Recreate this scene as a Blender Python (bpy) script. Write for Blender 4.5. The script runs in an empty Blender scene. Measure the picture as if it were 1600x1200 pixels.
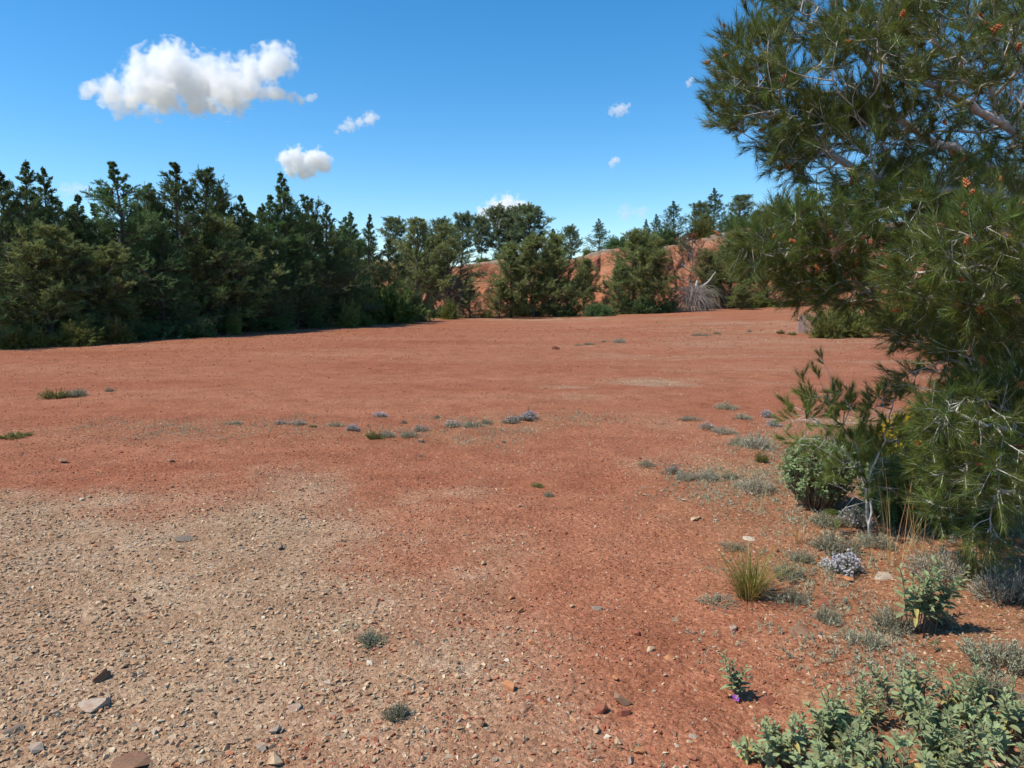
import bpy, bmesh, math, random
import numpy as np

# ------------------------------------------------------------------ camera, sky, sun, exposure
S = bpy.context.scene
COL = S.collection
F_PX, CX, CY, EYE = 1155.0, 800.0, 600.0, 1.6
HOR = 465.0
PITCH = math.atan((CY - HOR) / F_PX)
cam = bpy.data.cameras.new('camera'); camo = bpy.data.objects.new('camera', cam); COL.objects.link(camo)
camo.location = (0, 0, EYE); camo.rotation_euler = (math.pi/2 - PITCH, 0, 0)
cam.sensor_width = 36; cam.lens = 36*F_PX/1600; cam.clip_start = 0.05; cam.clip_end = 9000
S.camera = camo

SUN_EL, SUN_AZ = math.radians(54), math.radians(196)      # azimuth counted from +X towards +Y
sd = (math.cos(SUN_AZ)*math.cos(SUN_EL), math.sin(SUN_AZ)*math.cos(SUN_EL), math.sin(SUN_EL))
W = bpy.data.worlds.new('World'); S.world = W; W.use_nodes = True
nt = W.node_tree; nt.nodes.clear()
sky = nt.nodes.new('ShaderNodeTexSky'); sky.sky_type = 'NISHITA'; sky.sun_disc = False
sky.sun_elevation = SUN_EL; sky.sun_rotation = math.pi/2 - SUN_AZ
sky.altitude = 900; sky.air_density = 1.0; sky.dust_density = 0.25; sky.ozone_density = 3.0
hs = nt.nodes.new('ShaderNodeHueSaturation'); hs.inputs['Saturation'].default_value = 1.34; hs.inputs['Hue'].default_value = .495
bg = nt.nodes.new('ShaderNodeBackground'); bg.inputs['Strength'].default_value = 0.15
wo = nt.nodes.new('ShaderNodeOutputWorld')
nt.links.new(sky.outputs[0], hs.inputs['Color']); nt.links.new(hs.outputs[0], bg.inputs['Color']); nt.links.new(bg.outputs[0], wo.inputs[0])
sl = bpy.data.lights.new('sun', 'SUN'); sl.energy = 4.7; sl.angle = math.radians(0.53); sl.color = (1.0, 0.935, 0.83)
so = bpy.data.objects.new('sun', sl); COL.objects.link(so)
from mathutils import Vector
so.rotation_euler = Vector(sd).to_track_quat('Z', 'Y').to_euler()
S.view_settings.view_transform = 'Standard'; S.view_settings.look = 'None'
S.view_settings.exposure = 0.30; S.view_settings.gamma = 1.0; S.view_settings.use_curve_mapping = False
S.render.engine = 'CYCLES'
S.cycles.use_denoising = True; S.cycles.use_adaptive_sampling = True; S.cycles.adaptive_threshold = .025
S.cycles.max_bounces = 8; S.cycles.diffuse_bounces = 2; S.cycles.glossy_bounces = 2
S.cycles.transmission_bounces = 2; S.cycles.volume_bounces = 6; S.cycles.transparent_max_bounces = 8
S.cycles.volume_step_rate = 0.5

# ------------------------------------------------------------------ numeric helpers
RNG = np.random.default_rng(7)

def _hash(ix, iy, iz, seed):
    h = (ix.astype(np.int64)*374761393 + iy.astype(np.int64)*668265263 + iz.astype(np.int64)*2147483647 + seed*974711) & 0xffffffff
    h = ((h ^ (h >> 13))*1274126177) & 0xffffffff
    h = ((h ^ (h >> 16))*2246822519) & 0xffffffff
    return ((h ^ (h >> 15)) & 0xffffff)/float(0xffffff)

def vnoise(x, y, z=None, seed=0):
    x = np.asarray(x, float); y = np.asarray(y, float)
    z = np.zeros_like(x) if z is None else np.asarray(z, float)
    ix, iy, iz = np.floor(x), np.floor(y), np.floor(z)
    fx, fy, fz = x-ix, y-iy, z-iz
    fx, fy, fz = [t*t*(3-2*t) for t in (fx, fy, fz)]
    r = 0
    for dx in (0, 1):
        for dy in (0, 1):
            for dz in (0, 1):
                w = (fx if dx else 1-fx)*(fy if dy else 1-fy)*(fz if dz else 1-fz)
                r = r + w*_hash(ix+dx, iy+dy, iz+dz, seed)
    return r*2-1

def fbm(x, y, z=None, oct=4, seed=0, gain=.5):
    r, a = 0, 1.0
    x = np.asarray(x, float); y = np.asarray(y, float); z = None if z is None else np.asarray(z, float)
    for o in range(oct):
        k = 2.03**o
        r = r + a*vnoise(x*k+o*17.3, y*k-o*9.1, None if z is None else z*k+o*5.7, seed+o)
        a *= gain
    return r

def sstep(a, b, x):
    t = np.clip((x-a)/(b-a), 0, 1); return t*t*(3-2*t)

CA, SA = math.cos(PITCH), math.sin(PITCH)
def ray(u, v):
    xc, yc = (u-CX)/F_PX, (CY-v)/F_PX
    return np.array([xc, CA + yc*SA, -SA + yc*CA])
def at(u, v, Y):
    r = ray(u, v); return np.array([0, 0, EYE]) + r*(Y/r[1])

def foot(x):                                   # y of the foot of the quarry bank
    return 64.0 + 1.2*vnoise(x/9.0, x*0, seed=3) + 3.0*sstep(6, 30, x) - 10*sstep(34, 60, x)
def bank_h(x):
    return 4.75 + .75*sstep(2, 9, x) + 2.1*sstep(13, 27, x) + .35*vnoise(x/5.0, x*0+4, seed=5)
def gz(x, y):
    x = np.asarray(x, float); y = np.asarray(y, float)
    z = .05*vnoise(x/4, y/4, seed=11) + .022*fbm(x/1.1, y/1.1, oct=3, seed=12)
    d = np.hypot(x, y)
    z = z*sstep(1.0, 4.0, d) + .009*fbm(x/.22, y/.22, oct=3, seed=14)*(1-sstep(6, 14, d))
    z = z + .95*sstep(24, 72, y)*sstep(0, 30, x)
    z = z + .10*sstep(33, 36.5, y + .25*x - 3 + 1.5*vnoise(x/5, y/5, seed=9))*sstep(3, 10, x)
    return z + .06*vnoise(x/14, y/14, seed=21)*sstep(10, 30, d)
def ground(u, v, it=8):
    r = ray(u, v); z = 0.0
    for _ in range(it):
        t = (z-EYE)/min(r[2], -1e-4); p = np.array([0, 0, EYE]) + r*t
        z = float(gz(p[0], p[1]))
    p[2] = z; return p
def base_z(x, y):
    f = float(foot(x)); k = (y - f)/3.6
    if k <= 0: return float(gz(x, y))
    return float(gz(x, f)) + float(bank_h(x))*min(1.0, k)

# ------------------------------------------------------------------ mesh helpers
def mesh(name, V, F, mat, col=None, smooth=False, attrs=None):
    V = np.ascontiguousarray(V, np.float32); F = np.asarray(F, np.int32)
    k = F.shape[1]
    m = bpy.data.meshes.new(name)
    m.vertices.add(len(V)); m.vertices.foreach_set('co', V.ravel())
    m.loops.add(F.size); m.loops.foreach_set('vertex_index', F.ravel())
    m.polygons.add(len(F)); m.polygons.foreach_set('loop_start', np.arange(0, F.size, k, dtype=np.int32))
    m.polygons.foreach_set('loop_total', np.full(len(F), k, np.int32))
    m.polygons.foreach_set('use_smooth', np.full(len(F), bool(smooth)))
    if col is not None:
        a = m.attributes.new('col', 'FLOAT_COLOR', 'POINT')
        c = np.ones((len(V), 4), np.float32); c[:, :3] = col; a.data.foreach_set('color', c.ravel())
    for n, arr in (attrs or {}).items():
        a = m.attributes.new(n, 'FLOAT', 'POINT'); a.data.foreach_set('value', np.ascontiguousarray(arr, np.float32))
    m.update(calc_edges=True); m.validate(verbose=False)
    if mat: m.materials.append(mat)
    return m
def obj(name, me, parent=None, loc=None, rot=None, scale=None):
    o = bpy.data.objects.new(name, me); COL.objects.link(o)
    if parent is not None: o.parent = parent
    if loc is not None: o.location = [float(t) for t in loc]
    if rot is not None: o.rotation_euler = rot
    if scale is not None: o.scale = (scale,)*3 if np.isscalar(scale) else scale
    return o
def tag(o, label, cat, group=None, kind=None):
    if label: o['label'] = label
    if cat: o['category'] = cat
    if group: o['group'] = group
    if kind: o['kind'] = kind
    return o
def thing(name, label, cat, loc, rz=0, scale=None, group=None):
    o = obj(name, None, None, loc, (0, 0, rz), scale); o.empty_display_size = .1
    return tag(o, label, cat, group)
def unit(a):
    return a/np.maximum(np.linalg.norm(a, axis=-1, keepdims=True), 1e-9)
def perp(d):
    a = np.where(np.abs(d[..., 2:3]) < .9, np.array([0, 0, 1.0]), np.array([1.0, 0, 0]))
    u = unit(np.cross(d, a)); return u, np.cross(d, u)

def frusta(P0, P1, r0, r1, k=5):
    """tapered prisms for many segments at once -> verts, quads"""
    P0, P1 = np.asarray(P0, float), np.asarray(P1, float)
    r0, r1 = np.broadcast_to(r0, (len(P0),)), np.broadcast_to(r1, (len(P0),))
    d = unit(P1-P0); u, w = perp(d)
    an = np.arange(k)*2*np.pi/k
    ring = u[:, None]*np.cos(an)[None, :, None] + w[:, None]*np.sin(an)[None, :, None]
    V = np.concatenate([P0[:, None]+ring*r0[:, None, None], P1[:, None]+ring*r1[:, None, None]], 1)
    b = np.arange(len(P0))[:, None]*2*k; i = np.arange(k)[None]; j = (i+1) % k
    Fq = np.stack([b+i, b+j, b+k+j, b+k+i], -1).reshape(-1, 4)
    return V.reshape(-1, 3), Fq
def tube(pts, rad, k=8):
    pts = np.asarray(pts, float); rad = np.asarray(rad, float)
    d = unit(np.gradient(pts, axis=0)); u, w = perp(d[:1]); u = np.repeat(u, len(pts), 0)
    u = unit(u - d*np.sum(u*d, 1, keepdims=True)); w = np.cross(d, u)
    an = np.arange(k)*2*np.pi/k
    V = pts[:, None]+(u[:, None]*np.cos(an)[None, :, None]+w[:, None]*np.sin(an)[None, :, None])*rad[:, None, None]
    b = np.arange(len(pts)-1)[:, None]*k; i = np.arange(k)[None]; j = (i+1) % k
    return V.reshape(-1, 3), np.stack([b+i, b+j, b+k+j, b+k+i], -1).reshape(-1, 4)
class Bag:
    def __init__(s): s.V, s.F, s.C, s.n = [], [], [], 0
    def add(s, V, F, c=None):
        s.V.append(V); s.F.append(F+s.n); s.n += len(V)
        if c is not None: s.C.append(np.broadcast_to(np.asarray(c, float), (len(V), 3)))
    def mesh(s, name, mat, smooth=False):
        return mesh(name, np.concatenate(s.V), np.concatenate(s.F), mat, np.concatenate(s.C) if s.C else None, smooth)

def needles(P, D, L, k, nl, nw, rng, spread=(.45, .95), start=0.0, up=0.0, tint=None):
    """bottle-brush needle triangles along shoots P, D, L"""
    n = len(P)
    t = rng.uniform(start, 1, (n, k)); th = rng.uniform(*spread, (n, k))*(1.15-.5*t); ph = rng.uniform(0, 2*np.pi, (n, k))
    u, w = perp(D)
    d = D[:, None]*np.cos(th)[..., None] + (u[:, None]*np.cos(ph)[..., None]+w[:, None]*np.sin(ph)[..., None])*np.sin(th)[..., None]
    d[..., 2] += up; d = unit(d)
    b = P[:, None]+D[:, None]*(t*L[:, None])[..., None]
    ln = np.broadcast_to(np.asarray(nl, float).reshape(-1, 1), (n, k))*rng.uniform(.7, 1.15, (n, k))
    s, _ = perp(d.reshape(-1, 3)); _2 = np.cross(d.reshape(-1, 3), s)
    a = rng.uniform(0, 2*np.pi, n*k)[:, None]; s = (s*np.cos(a)+_2*np.sin(a)).reshape(n, k, 3)
    tip = b+d*ln[..., None]
    V = np.stack([b-s*nw/2, b+s*nw/2, tip], 2).reshape(-1, 3)
    Fx = np.arange(n*k*3).reshape(-1, 3)
    c = None
    if tint is not None:
        c = np.repeat(np.repeat(tint[:, None], k, 1)*rng.uniform(.8, 1.2, (n, k, 1)), 3, 1).reshape(-1, 3)
    return V, Fx, c

# ------------------------------------------------------------------ materials
def new_mat(name):
    m = bpy.data.materials.new(name); m.use_nodes = True; m.node_tree.nodes.clear()
    return m, m.node_tree.nodes, m.node_tree.links
def out(N, L, sh, vol=None):
    o = N.new('ShaderNodeOutputMaterial')
    if sh: L.new(sh, o.inputs['Surface'])
    if vol: L.new(vol, o.inputs['Volume'])
def mix_rgb(N, L, a, b, f, mode='MIX'):
    m = N.new('ShaderNodeMix'); m.data_type = 'RGBA'; m.blend_type = mode
    for s, i in ((a, 6), (b, 7), (f, 0)):
        if isinstance(s, (tuple, list)): m.inputs[i].default_value = (*s, 1)
        elif isinstance(s, (int, float)): m.inputs[i].default_value = s
        else: L.new(s, m.inputs[i])
    return m.outputs[2]
def noise(N, L, vec, scale, detail=4, rough=.55):
    n = N.new('ShaderNodeTexNoise'); n.inputs['Scale'].default_value = scale; n.inputs['Detail'].default_value = detail
    n.inputs['Roughness'].default_value = rough; L.new(vec, n.inputs['Vector']); return n.outputs[0]
def ramp(N, L, fac, stops):
    r = N.new('ShaderNodeValToRGB'); e = r.color_ramp.elements
    while len(e) < len(stops): e.new(.5)
    for q, (p, c) in zip(e, stops):
        q.position = p; q.color = (*c, 1) if not np.isscalar(c) else (c, c, c, 1)
    L.new(fac, r.inputs[0]); return r.outputs[0]
def foliage(name, c, trans=.35, rough=.5, spec=.25, rnd=.25, hue=.03, attr=True):
    m, N, L = new_mat(name)
    base = N.new('ShaderNodeRGB'); base.outputs[0].default_value = (*c, 1); cc = base.outputs[0]
    if attr:
        a = N.new('ShaderNodeAttribute'); a.attribute_name = 'col'
        cc = mix_rgb(N, L, cc, a.outputs['Color'], 1.0, 'MULTIPLY')
    oi = N.new('ShaderNodeObjectInfo')
    mr = N.new('ShaderNodeMapRange'); mr.inputs[3].default_value = 1-rnd; mr.inputs[4].default_value = 1+rnd; L.new(oi.outputs['Random'], mr.inputs[0])
    mh = N.new('ShaderNodeMapRange'); mh.inputs[3].default_value = .5-hue; mh.inputs[4].default_value = .5+hue; L.new(oi.outputs['Random'], mh.inputs[0])
    h = N.new('ShaderNodeHueSaturation'); L.new(mr.outputs[0], h.inputs['Value']); L.new(mh.outputs[0], h.inputs['Hue']); L.new(cc, h.inputs['Color'])
    p = N.new('ShaderNodeBsdfPrincipled'); p.inputs['Roughness'].default_value = rough; p.inputs['Specular IOR Level'].default_value = spec
    L.new(h.outputs[0], p.inputs['Base Color'])
    t = N.new('ShaderNodeBsdfTranslucent'); L.new(h.outputs[0], t.inputs['Color'])
    x = N.new('ShaderNodeMixShader'); x.inputs[0].default_value = trans
    L.new(p.outputs[0], x.inputs[1]); L.new(t.outputs[0], x.inputs[2]); out(N, L, x.outputs[0]); return m
def bark(name, c1, c2, scale=14):
    m, N, L = new_mat(name)
    g = N.new('ShaderNodeTexCoord'); f = noise(N, L, g.outputs['Object'], scale, 5, .65)
    cc = ramp(N, L, f, [(.3, c1), (.65, c2)])
    p = N.new('ShaderNodeBsdfPrincipled'); p.inputs['Roughness'].default_value = .9; p.inputs['Specular IOR Level'].default_value = .15
    L.new(cc, p.inputs['Base Color'])
    b = N.new('ShaderNodeBump'); b.inputs['Strength'].default_value = .5; b.inputs['Distance'].default_value = .01; L.new(f, b.inputs['Height']); L.new(b.outputs[0], p.inputs['Normal'])
    out(N, L, p.outputs[0]); return m

def ground_material():
    m, N, L = new_mat('quarry_earth')
    g = N.new('ShaderNodeNewGeometry'); P = g.outputs['Position']
    def A(n):
        a = N.new('ShaderNodeAttribute'); a.attribute_name = n; return a.outputs['Fac']
    mp = N.new('ShaderNodeMapping'); mp.inputs['Scale'].default_value = (.35, 1.0, 1.0); L.new(P, mp.inputs[0])
    big = noise(N, L, mp.outputs[0], .33, 4, .6)
    mid = noise(N, L, P, 2.2, 4, .65)
    fine = noise(N, L, P, 34, 3, .7)
    red = ramp(N, L, big, [(.28, (.300, .100, .049)), (.46, (.340, .128, .066)), (.62, (.370, .153, .082)), (.78, (.395, .188, .108))])
    red = mix_rgb(N, L, red, ramp(N, L, mid, [(.3, (.78, .74, .72)), (.55, (1, 1, 1)), (.75, (1.08, 1.14, 1.18))]), 1.0, 'MULTIPLY')
    pale = ramp(N, L, mid, [(.3, (.31, .182, .104)), (.5, (.37, .24, .146)), (.7, (.42, .30, .195))])
    olive = ramp(N, L, mid, [(.3, (.25, .115, .058)), (.55, (.31, .155, .08)), (.72, (.30, .205, .115))])
    grassy = ramp(N, L, mid, [(.3, (.16, .12, .05)), (.6, (.25, .2, .09)), (.8, (.33, .26, .14))])
    c = mix_rgb(N, L, red, pale, A('pale')); c = mix_rgb(N, L, c, olive, A('litter')); c = mix_rgb(N, L, c, grassy, A('dry'))
    # gravel grains: each cell its own tint
    bump_h = None
    for sc, amt in ((38, .42), (95, .38)):
        vo = N.new('ShaderNodeTexVoronoi'); vo.inputs['Scale'].default_value = sc; L.new(P, vo.inputs['Vector'])
        sp = N.new('ShaderNodeSeparateColor'); L.new(vo.outputs['Color'], sp.inputs[0])
        tint = ramp(N, L, sp.outputs[0], [(.0, (.62, .58, .56)), (.45, (1, 1, 1)), (.8, (1.14, 1.16, 1.16)), (.97, (1.5, 1.75, 1.9))])
        c = mix_rgb(N, L, c, mix_rgb(N, L, c, tint, 1.0, 'MULTIPLY'), amt)
        d = N.new('ShaderNodeMath'); d.operation = 'MULTIPLY'; L.new(vo.outputs['Distance'], d.inputs[0]); L.new(sp.outputs[1], d.inputs[1])
        e = N.new('ShaderNodeMath'); e.operation = 'MULTIPLY'; e.inputs[1].default_value = -.9*38/sc; L.new(d.outputs[0], e.inputs[0])
        if bump_h is None: bump_h = e.outputs[0]
        else:
            s = N.new('ShaderNodeMath'); L.new(bump_h, s.inputs[0]); L.new(e.outputs[0], s.inputs[1]); bump_h = s.outputs[0]
    s = N.new('ShaderNodeMath'); s.operation = 'MULTIPLY_ADD'; s.inputs[1].default_value = .9; L.new(fine, s.inputs[0]); L.new(bump_h, s.inputs[2])
    s2 = N.new('ShaderNodeMath'); s2.operation = 'MULTIPLY_ADD'; s2.inputs[1].default_value = 2.4; L.new(mid, s2.inputs[0]); L.new(s.outputs[0], s2.inputs[2]); s = s2
    c = mix_rgb(N, L, c, ramp(N, L, fine, [(.25, (.78, .76, .75)), (.55, (1, 1, 1)), (.8, (1.12, 1.12, 1.12))]), 1.0, 'MULTIPLY')
    p = N.new('ShaderNodeBsdfPrincipled'); p.inputs['Roughness'].default_value = .95; p.inputs['Specular IOR Level'].default_value = .1
    b = N.new('ShaderNodeBump'); b.inputs['Strength'].default_value = .9; b.inputs['Distance'].default_value = .018
    L.new(s.outputs[0], b.inputs['Height']); L.new(b.outputs[0], p.inputs['Normal']); L.new(c, p.inputs['Base Color'])
    out(N, L, p.outputs[0]); return m
def bank_material():
    m, N, L = new_mat('red_bank_earth')
    g = N.new('ShaderNodeNewGeometry'); P = g.outputs['Position']
    mp = N.new('ShaderNodeMapping'); mp.inputs['Scale'].default_value = (1.0, 1.0, .35); L.new(P, mp.inputs[0])
    n1 = noise(N, L, mp.outputs[0], .9, 7, .65); n2 = noise(N, L, P, 5, 5, .7)
    face = ramp(N, L, n1, [(.28, (.29, .105, .055)), (.45, (.41, .165, .090)), (.6, (.46, .215, .125)), (.78, (.50, .31, .21))])
    top = ramp(N, L, n1, [(.3, (.20, .14, .10)), (.5, (.29, .23, .17)), (.7, (.33, .27, .15))])
    a = N.new('ShaderNodeAttribute'); a.attribute_name = 'top'
    c = mix_rgb(N, L, face, top, a.outputs['Fac'])
    c = mix_rgb(N, L, c, ramp(N, L, n2, [(.3, (.72, .7, .7)), (.55, (1, 1, 1)), (.72, (1.25, 1.3, 1.3))]), 1.0, 'MULTIPLY')
    p = N.new('ShaderNodeBsdfPrincipled'); p.inputs['Roughness'].default_value = .95; p.inputs['Specular IOR Level'].default_value = .1
    b = N.new('ShaderNodeBump'); b.inputs['Strength'].default_value = .8; b.inputs['Distance'].default_value = .2
    L.new(n2, b.inputs['Height']); L.new(b.outputs[0], p.inputs['Normal']); L.new(c, p.inputs['Base Color']); out(N, L, p.outputs[0]); return m
def stone_material(name, attr):
    m, N, L = new_mat(name)
    if attr == 'attr':
        a = N.new('ShaderNodeAttribute'); a.attribute_name = 'col'; a.attribute_type = 'INSTANCER' if 'grains' in name else 'GEOMETRY'; c = a.outputs['Color']
    else:
        a = N.new('ShaderNodeObjectInfo'); c = a.outputs['Color']
    g = N.new('ShaderNodeNewGeometry'); f = noise(N, L, g.outputs['Position'], 60, 5, .7); f2 = noise(N, L, g.outputs['Position'], 17, 3, .6)
    c = mix_rgb(N, L, c, ramp(N, L, f, [(.3, (.68, .66, .64)), (.55, (1, 1, 1)), (.75, (1.2, 1.2, 1.2))]), 1.0, 'MULTIPLY')
    c = mix_rgb(N, L, c, (.30, .12, .07), ramp(N, L, f2, [(.52, 0.0), (.68, .45)]))
    p = N.new('ShaderNodeBsdfPrincipled'); p.inputs['Roughness'].default_value = .9; p.inputs['Specular IOR Level'].default_value = .2
    b = N.new('ShaderNodeBump'); b.inputs['Strength'].default_value = .6; b.inputs['Distance'].default_value = .004
    L.new(f, b.inputs['Height']); L.new(b.outputs[0], p.inputs['Normal']); L.new(c, p.inputs['Base Color']); out(N, L, p.outputs[0]); return m
def plain(name, c, rough=.7, metal=0, rnd=.12):
    m, N, L = new_mat(name)
    g = N.new('ShaderNodeTexCoord'); f = noise(N, L, g.outputs['Object'], 40, 3, .6)
    cc = mix_rgb(N, L, c, ramp(N, L, f, [(.3, 1-rnd*2), (.7, 1+rnd)]), 1.0, 'MULTIPLY')
    p = N.new('ShaderNodeBsdfPrincipled'); p.inputs['Roughness'].default_value = rough; p.inputs['Metallic'].default_value = metal; L.new(cc, p.inputs['Base Color'])
    out(N, L, p.outputs[0]); return m

M = {
 'needle_near': foliage('pine_needles_near', (.124, .168, .038), .34, .45, .3, .0, 0),
 'needle_young': foliage('young_pine_needles', (.190, .235, .058), .4, .5, .25, .0, 0),
 'needle': foliage('pine_needles', (.118, .185, .070), .36, .6, .12, .22, .015),
 'needle_blue': foliage('pine_needles_grey', (.235, .275, .125), .36, .6, .15, .15, .012),
 'dead': foliage('dead_brown_needles', (.20, .085, .04), .2, .8, .1, .1, .01),
 'shrub': foliage('yellow_green_shrub', (.20, .215, .055), .3, .6, .12, .25, .02),
 'leafy': foliage('light_green_leaves', (.13, .19, .045), .4, .5, .2, .1, .01),
 'thyme': foliage('thyme_leaves', (.37, .37, .25), .2, .7, .1, .15, .015),
 'rosemary': foliage('grey_twig_leaves', (.46, .44, .33), .2, .7, .1, .1, .01),
 'cistus': foliage('rockrose_leaves', (.285, .335, .165), .3, .65, .15, .24, .02, attr=False),
 'cistus_dry': foliage('yellowed_leaves', (.48, .42, .14), .3, .65, .2, .1, .012, attr=False),
 'cistus_bush': foliage('rockrose_small_leaves', (.22, .29, .13), .3, .6, .2, .0, 0),
 'grass': foliage('grass_blades', (.19, .22, .05), .4, .5, .25, .1, .01),
 'straw': foliage('dry_straw', (.42, .32, .16), .3, .6, .2, .1, .01),
 'litter': foliage('needle_litter_mat', (.36, .19, .09), .1, .8, .1, .0, 0),
 'lilac': foliage('lilac_petals', (.62, .55, .60), .3, .7, .1, .08, .01),
 'white_lilac': foliage('pale_lilac_petals', (.72, .68, .72), .3, .7, .1, .03, .005),
 'purple': plain('purple_petals', (.40, .08, .50)), 'violet': plain('violet_petals', (.20, .05, .34)),
 'yellow': foliage('yellow_petals', (.62, .44, .02), .3, .6, .1, .0, 0),
 'pollen': plain('pollen_cones', (.48, .15, .05), .8, 0, .25),
 'bud': plain('young_buds', (.33, .26, .10), .8),
 'bark_pale': bark('pale_pine_bark', (.33, .30, .265), (.60, .57, .52), 22),
 'bark': bark('dark_bark', (.07, .055, .045), (.16, .13, .11), 9),
 'bark_grey': bark('grey_dead_wood', (.17, .14, .115), (.36, .31, .26), 20),
 'stem': bark('plant_stems', (.13, .09, .06), (.26, .19, .12), 30),
 'wire': plain('galvanised_wire', (.42, .43, .45), .45, .7),
 'stone': stone_material('stone', 'obj'), 'gravel': stone_material('gravel_grains', 'attr'), 'rubble': stone_material('bank_stones', 'attr'),
 'ground': ground_material(), 'bank': bank_material(),
}

# ------------------------------------------------------------------ the ground
PALE_PX = [(-900, 775), (0, 772), (190, 762), (330, 790), (470, 770), (600, 792), (655, 832), (618, 880), (585, 930), (620, 990), (700, 1045), (722, 1110), (690, 1200), (680, 1500), (-1500, 1500)]
def flat_pt(u, v):
    r = ray(u, v); t = -EYE/r[2]; return (r[0]*t, r[1]*t)
PALE = np.array([flat_pt(*p) for p in PALE_PX])
LITTER = np.array([flat_pt(*p) for p in [(1130, 690), (1215, 660), (1420, 640), (1700, 640), (2300, 800), (2400, 1500), (1260, 1500), (1180, 1180), (1165, 1060), (1130, 960), (1100, 860), (1010, 760)]])
def poly_sd(x, y, poly):
    x = np.asarray(x, float); y = np.asarray(y, float)
    best = np.full(x.shape, 1e9); ins = np.zeros(x.shape, bool); n = len(poly)
    for i in range(n):
        a, b = poly[i], poly[(i+1) % n]; e = b-a
        t = np.clip(((x-a[0])*e[0]+(y-a[1])*e[1])/(e@e), 0, 1)
        best = np.minimum(best, np.hypot(x-a[0]-e[0]*t, y-a[1]-e[1]*t))
        c = ((a[1] > y) != (b[1] > y)) & (x < (b[0]-a[0])*(y-a[1])/((b[1]-a[1]) or 1e-9)+a[0]); ins ^= c
    return np.where(ins, -best, best)
def masks(x, y):
    n = fbm(x/.9, y/.9, oct=5, seed=31); n2 = fbm(x/2.4, y/2.4, oct=4, seed=37)
    pale = .9*sstep(.72, -.85, poly_sd(x, y, PALE)+.5*n+.25*n2)
    dd = np.hypot(x, y)
    pale = np.maximum(pale, .5*sstep(.3, .9, n2+.25*n)*sstep(3, 6, y)*(1-sstep(9, 13, y)))       # dusty patches
    pale = np.maximum(pale, .35*sstep(.10, .9, fbm(x/3.2, y/.9, oct=4, seed=41))*sstep(9, 14, y)*sstep(-4, 6, x)*(1-sstep(45, 60, y)))
    for (u, v, w, h, k) in ((1015, 597, 75, 6, .75), (1085, 592, 30, 3, .5), (880, 606, 60, 4, .5), (930, 622, 60, 5, .4), (1110, 720, 120, 40, .45), (1030, 660, 90, 25, .4), (480, 745, 120, 30, .5), (860, 499, 160, 3, .6), (1040, 503, 60, 2, .4), (1150, 512, 120, 3, .5)):
        cx_, cy_ = flat_pt(u, v); sx = w/F_PX*cy_; sy = abs(flat_pt(u, v-h)[1]-cy_); pale = np.maximum(pale, k*sstep(1.1, .1, np.hypot((x-cx_)/sx, (y-cy_)/sy)+.45*n))
    litter = .72*sstep(.45, -.7, poly_sd(x, y, LITTER)+.3*n)
    row = np.array([flat_pt(u, v) for u, v in ((330, 668), (560, 672), (640, 676), (740, 666), (840, 655))])
    dr = np.min(np.stack([np.hypot((x-a[0])*.45, y-a[1]) for a in row]), 0)
    litter = np.maximum(litter, .45*sstep(1.0, .2, dr+.3*n))
    # forest floor under the left pines and the grassy strip at the foot of the bank
    side = (x+16.3)*(53-23)-(y-22.2)*(-7.3+16.3)                    # <0 : left of the tree line
    dl = -side/math.hypot(30, 9)
    dry = .95*sstep(-.5, .35, dl+.5*n2)*sstep(15, 19, y)
    f = foot(x)
    dry = np.maximum(dry, .6*sstep(-7, -2.5, y-f+1.4*n2)*sstep(-12, -8, x)*(1-.85*sstep(14, 20, x)))
    dry = np.maximum(dry, .25*sstep(.25, .7, fbm(x/4, y/1.2, oct=3, seed=51))*sstep(28, 34, y)*(1-sstep(50, 58, y))*sstep(4, 10, x))
    return np.clip(pale, 0, 1), np.clip(litter, 0, 1), np.clip(dry, 0, 1)

def axis(c0, c1, step, grow, end0, end1):
    mid = list(np.arange(c0, c1, step)); a, s = mid[-1], step; hi = []
    while a < end1: s *= grow; a += s; hi.append(a)
    a, s = c0, step; lo = []
    while a > end0: s *= grow; a -= s; lo.append(a)
    return np.array(lo[::-1]+mid+hi)
gx = axis(-4.0, 4.0, .05, 1.06, -2500, 2500); gy = axis(1.6, 7.5, .05, 1.03, -600, 4000)
X, Y = np.meshgrid(gx, gy); nx, ny = len(gx), len(gy)
pm, lm, dm = masks(X.ravel(), Y.ravel())
Zg = gz(X, Y)
i = (np.arange(ny-1)[:, None]*nx+np.arange(nx-1)[None]).ravel()
gm = mesh('ground', np.stack([X, Y, Zg], -1).reshape(-1, 3), np.stack([i, i+1, i+nx+1, i+nx], -1), M['ground'], smooth=True, attrs={'pale': pm, 'litter': lm, 'dry': dm})
tag(obj('ground', gm), 'bare red quarry earth with pale gravel at lower left', None, None, 'structure')

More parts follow.
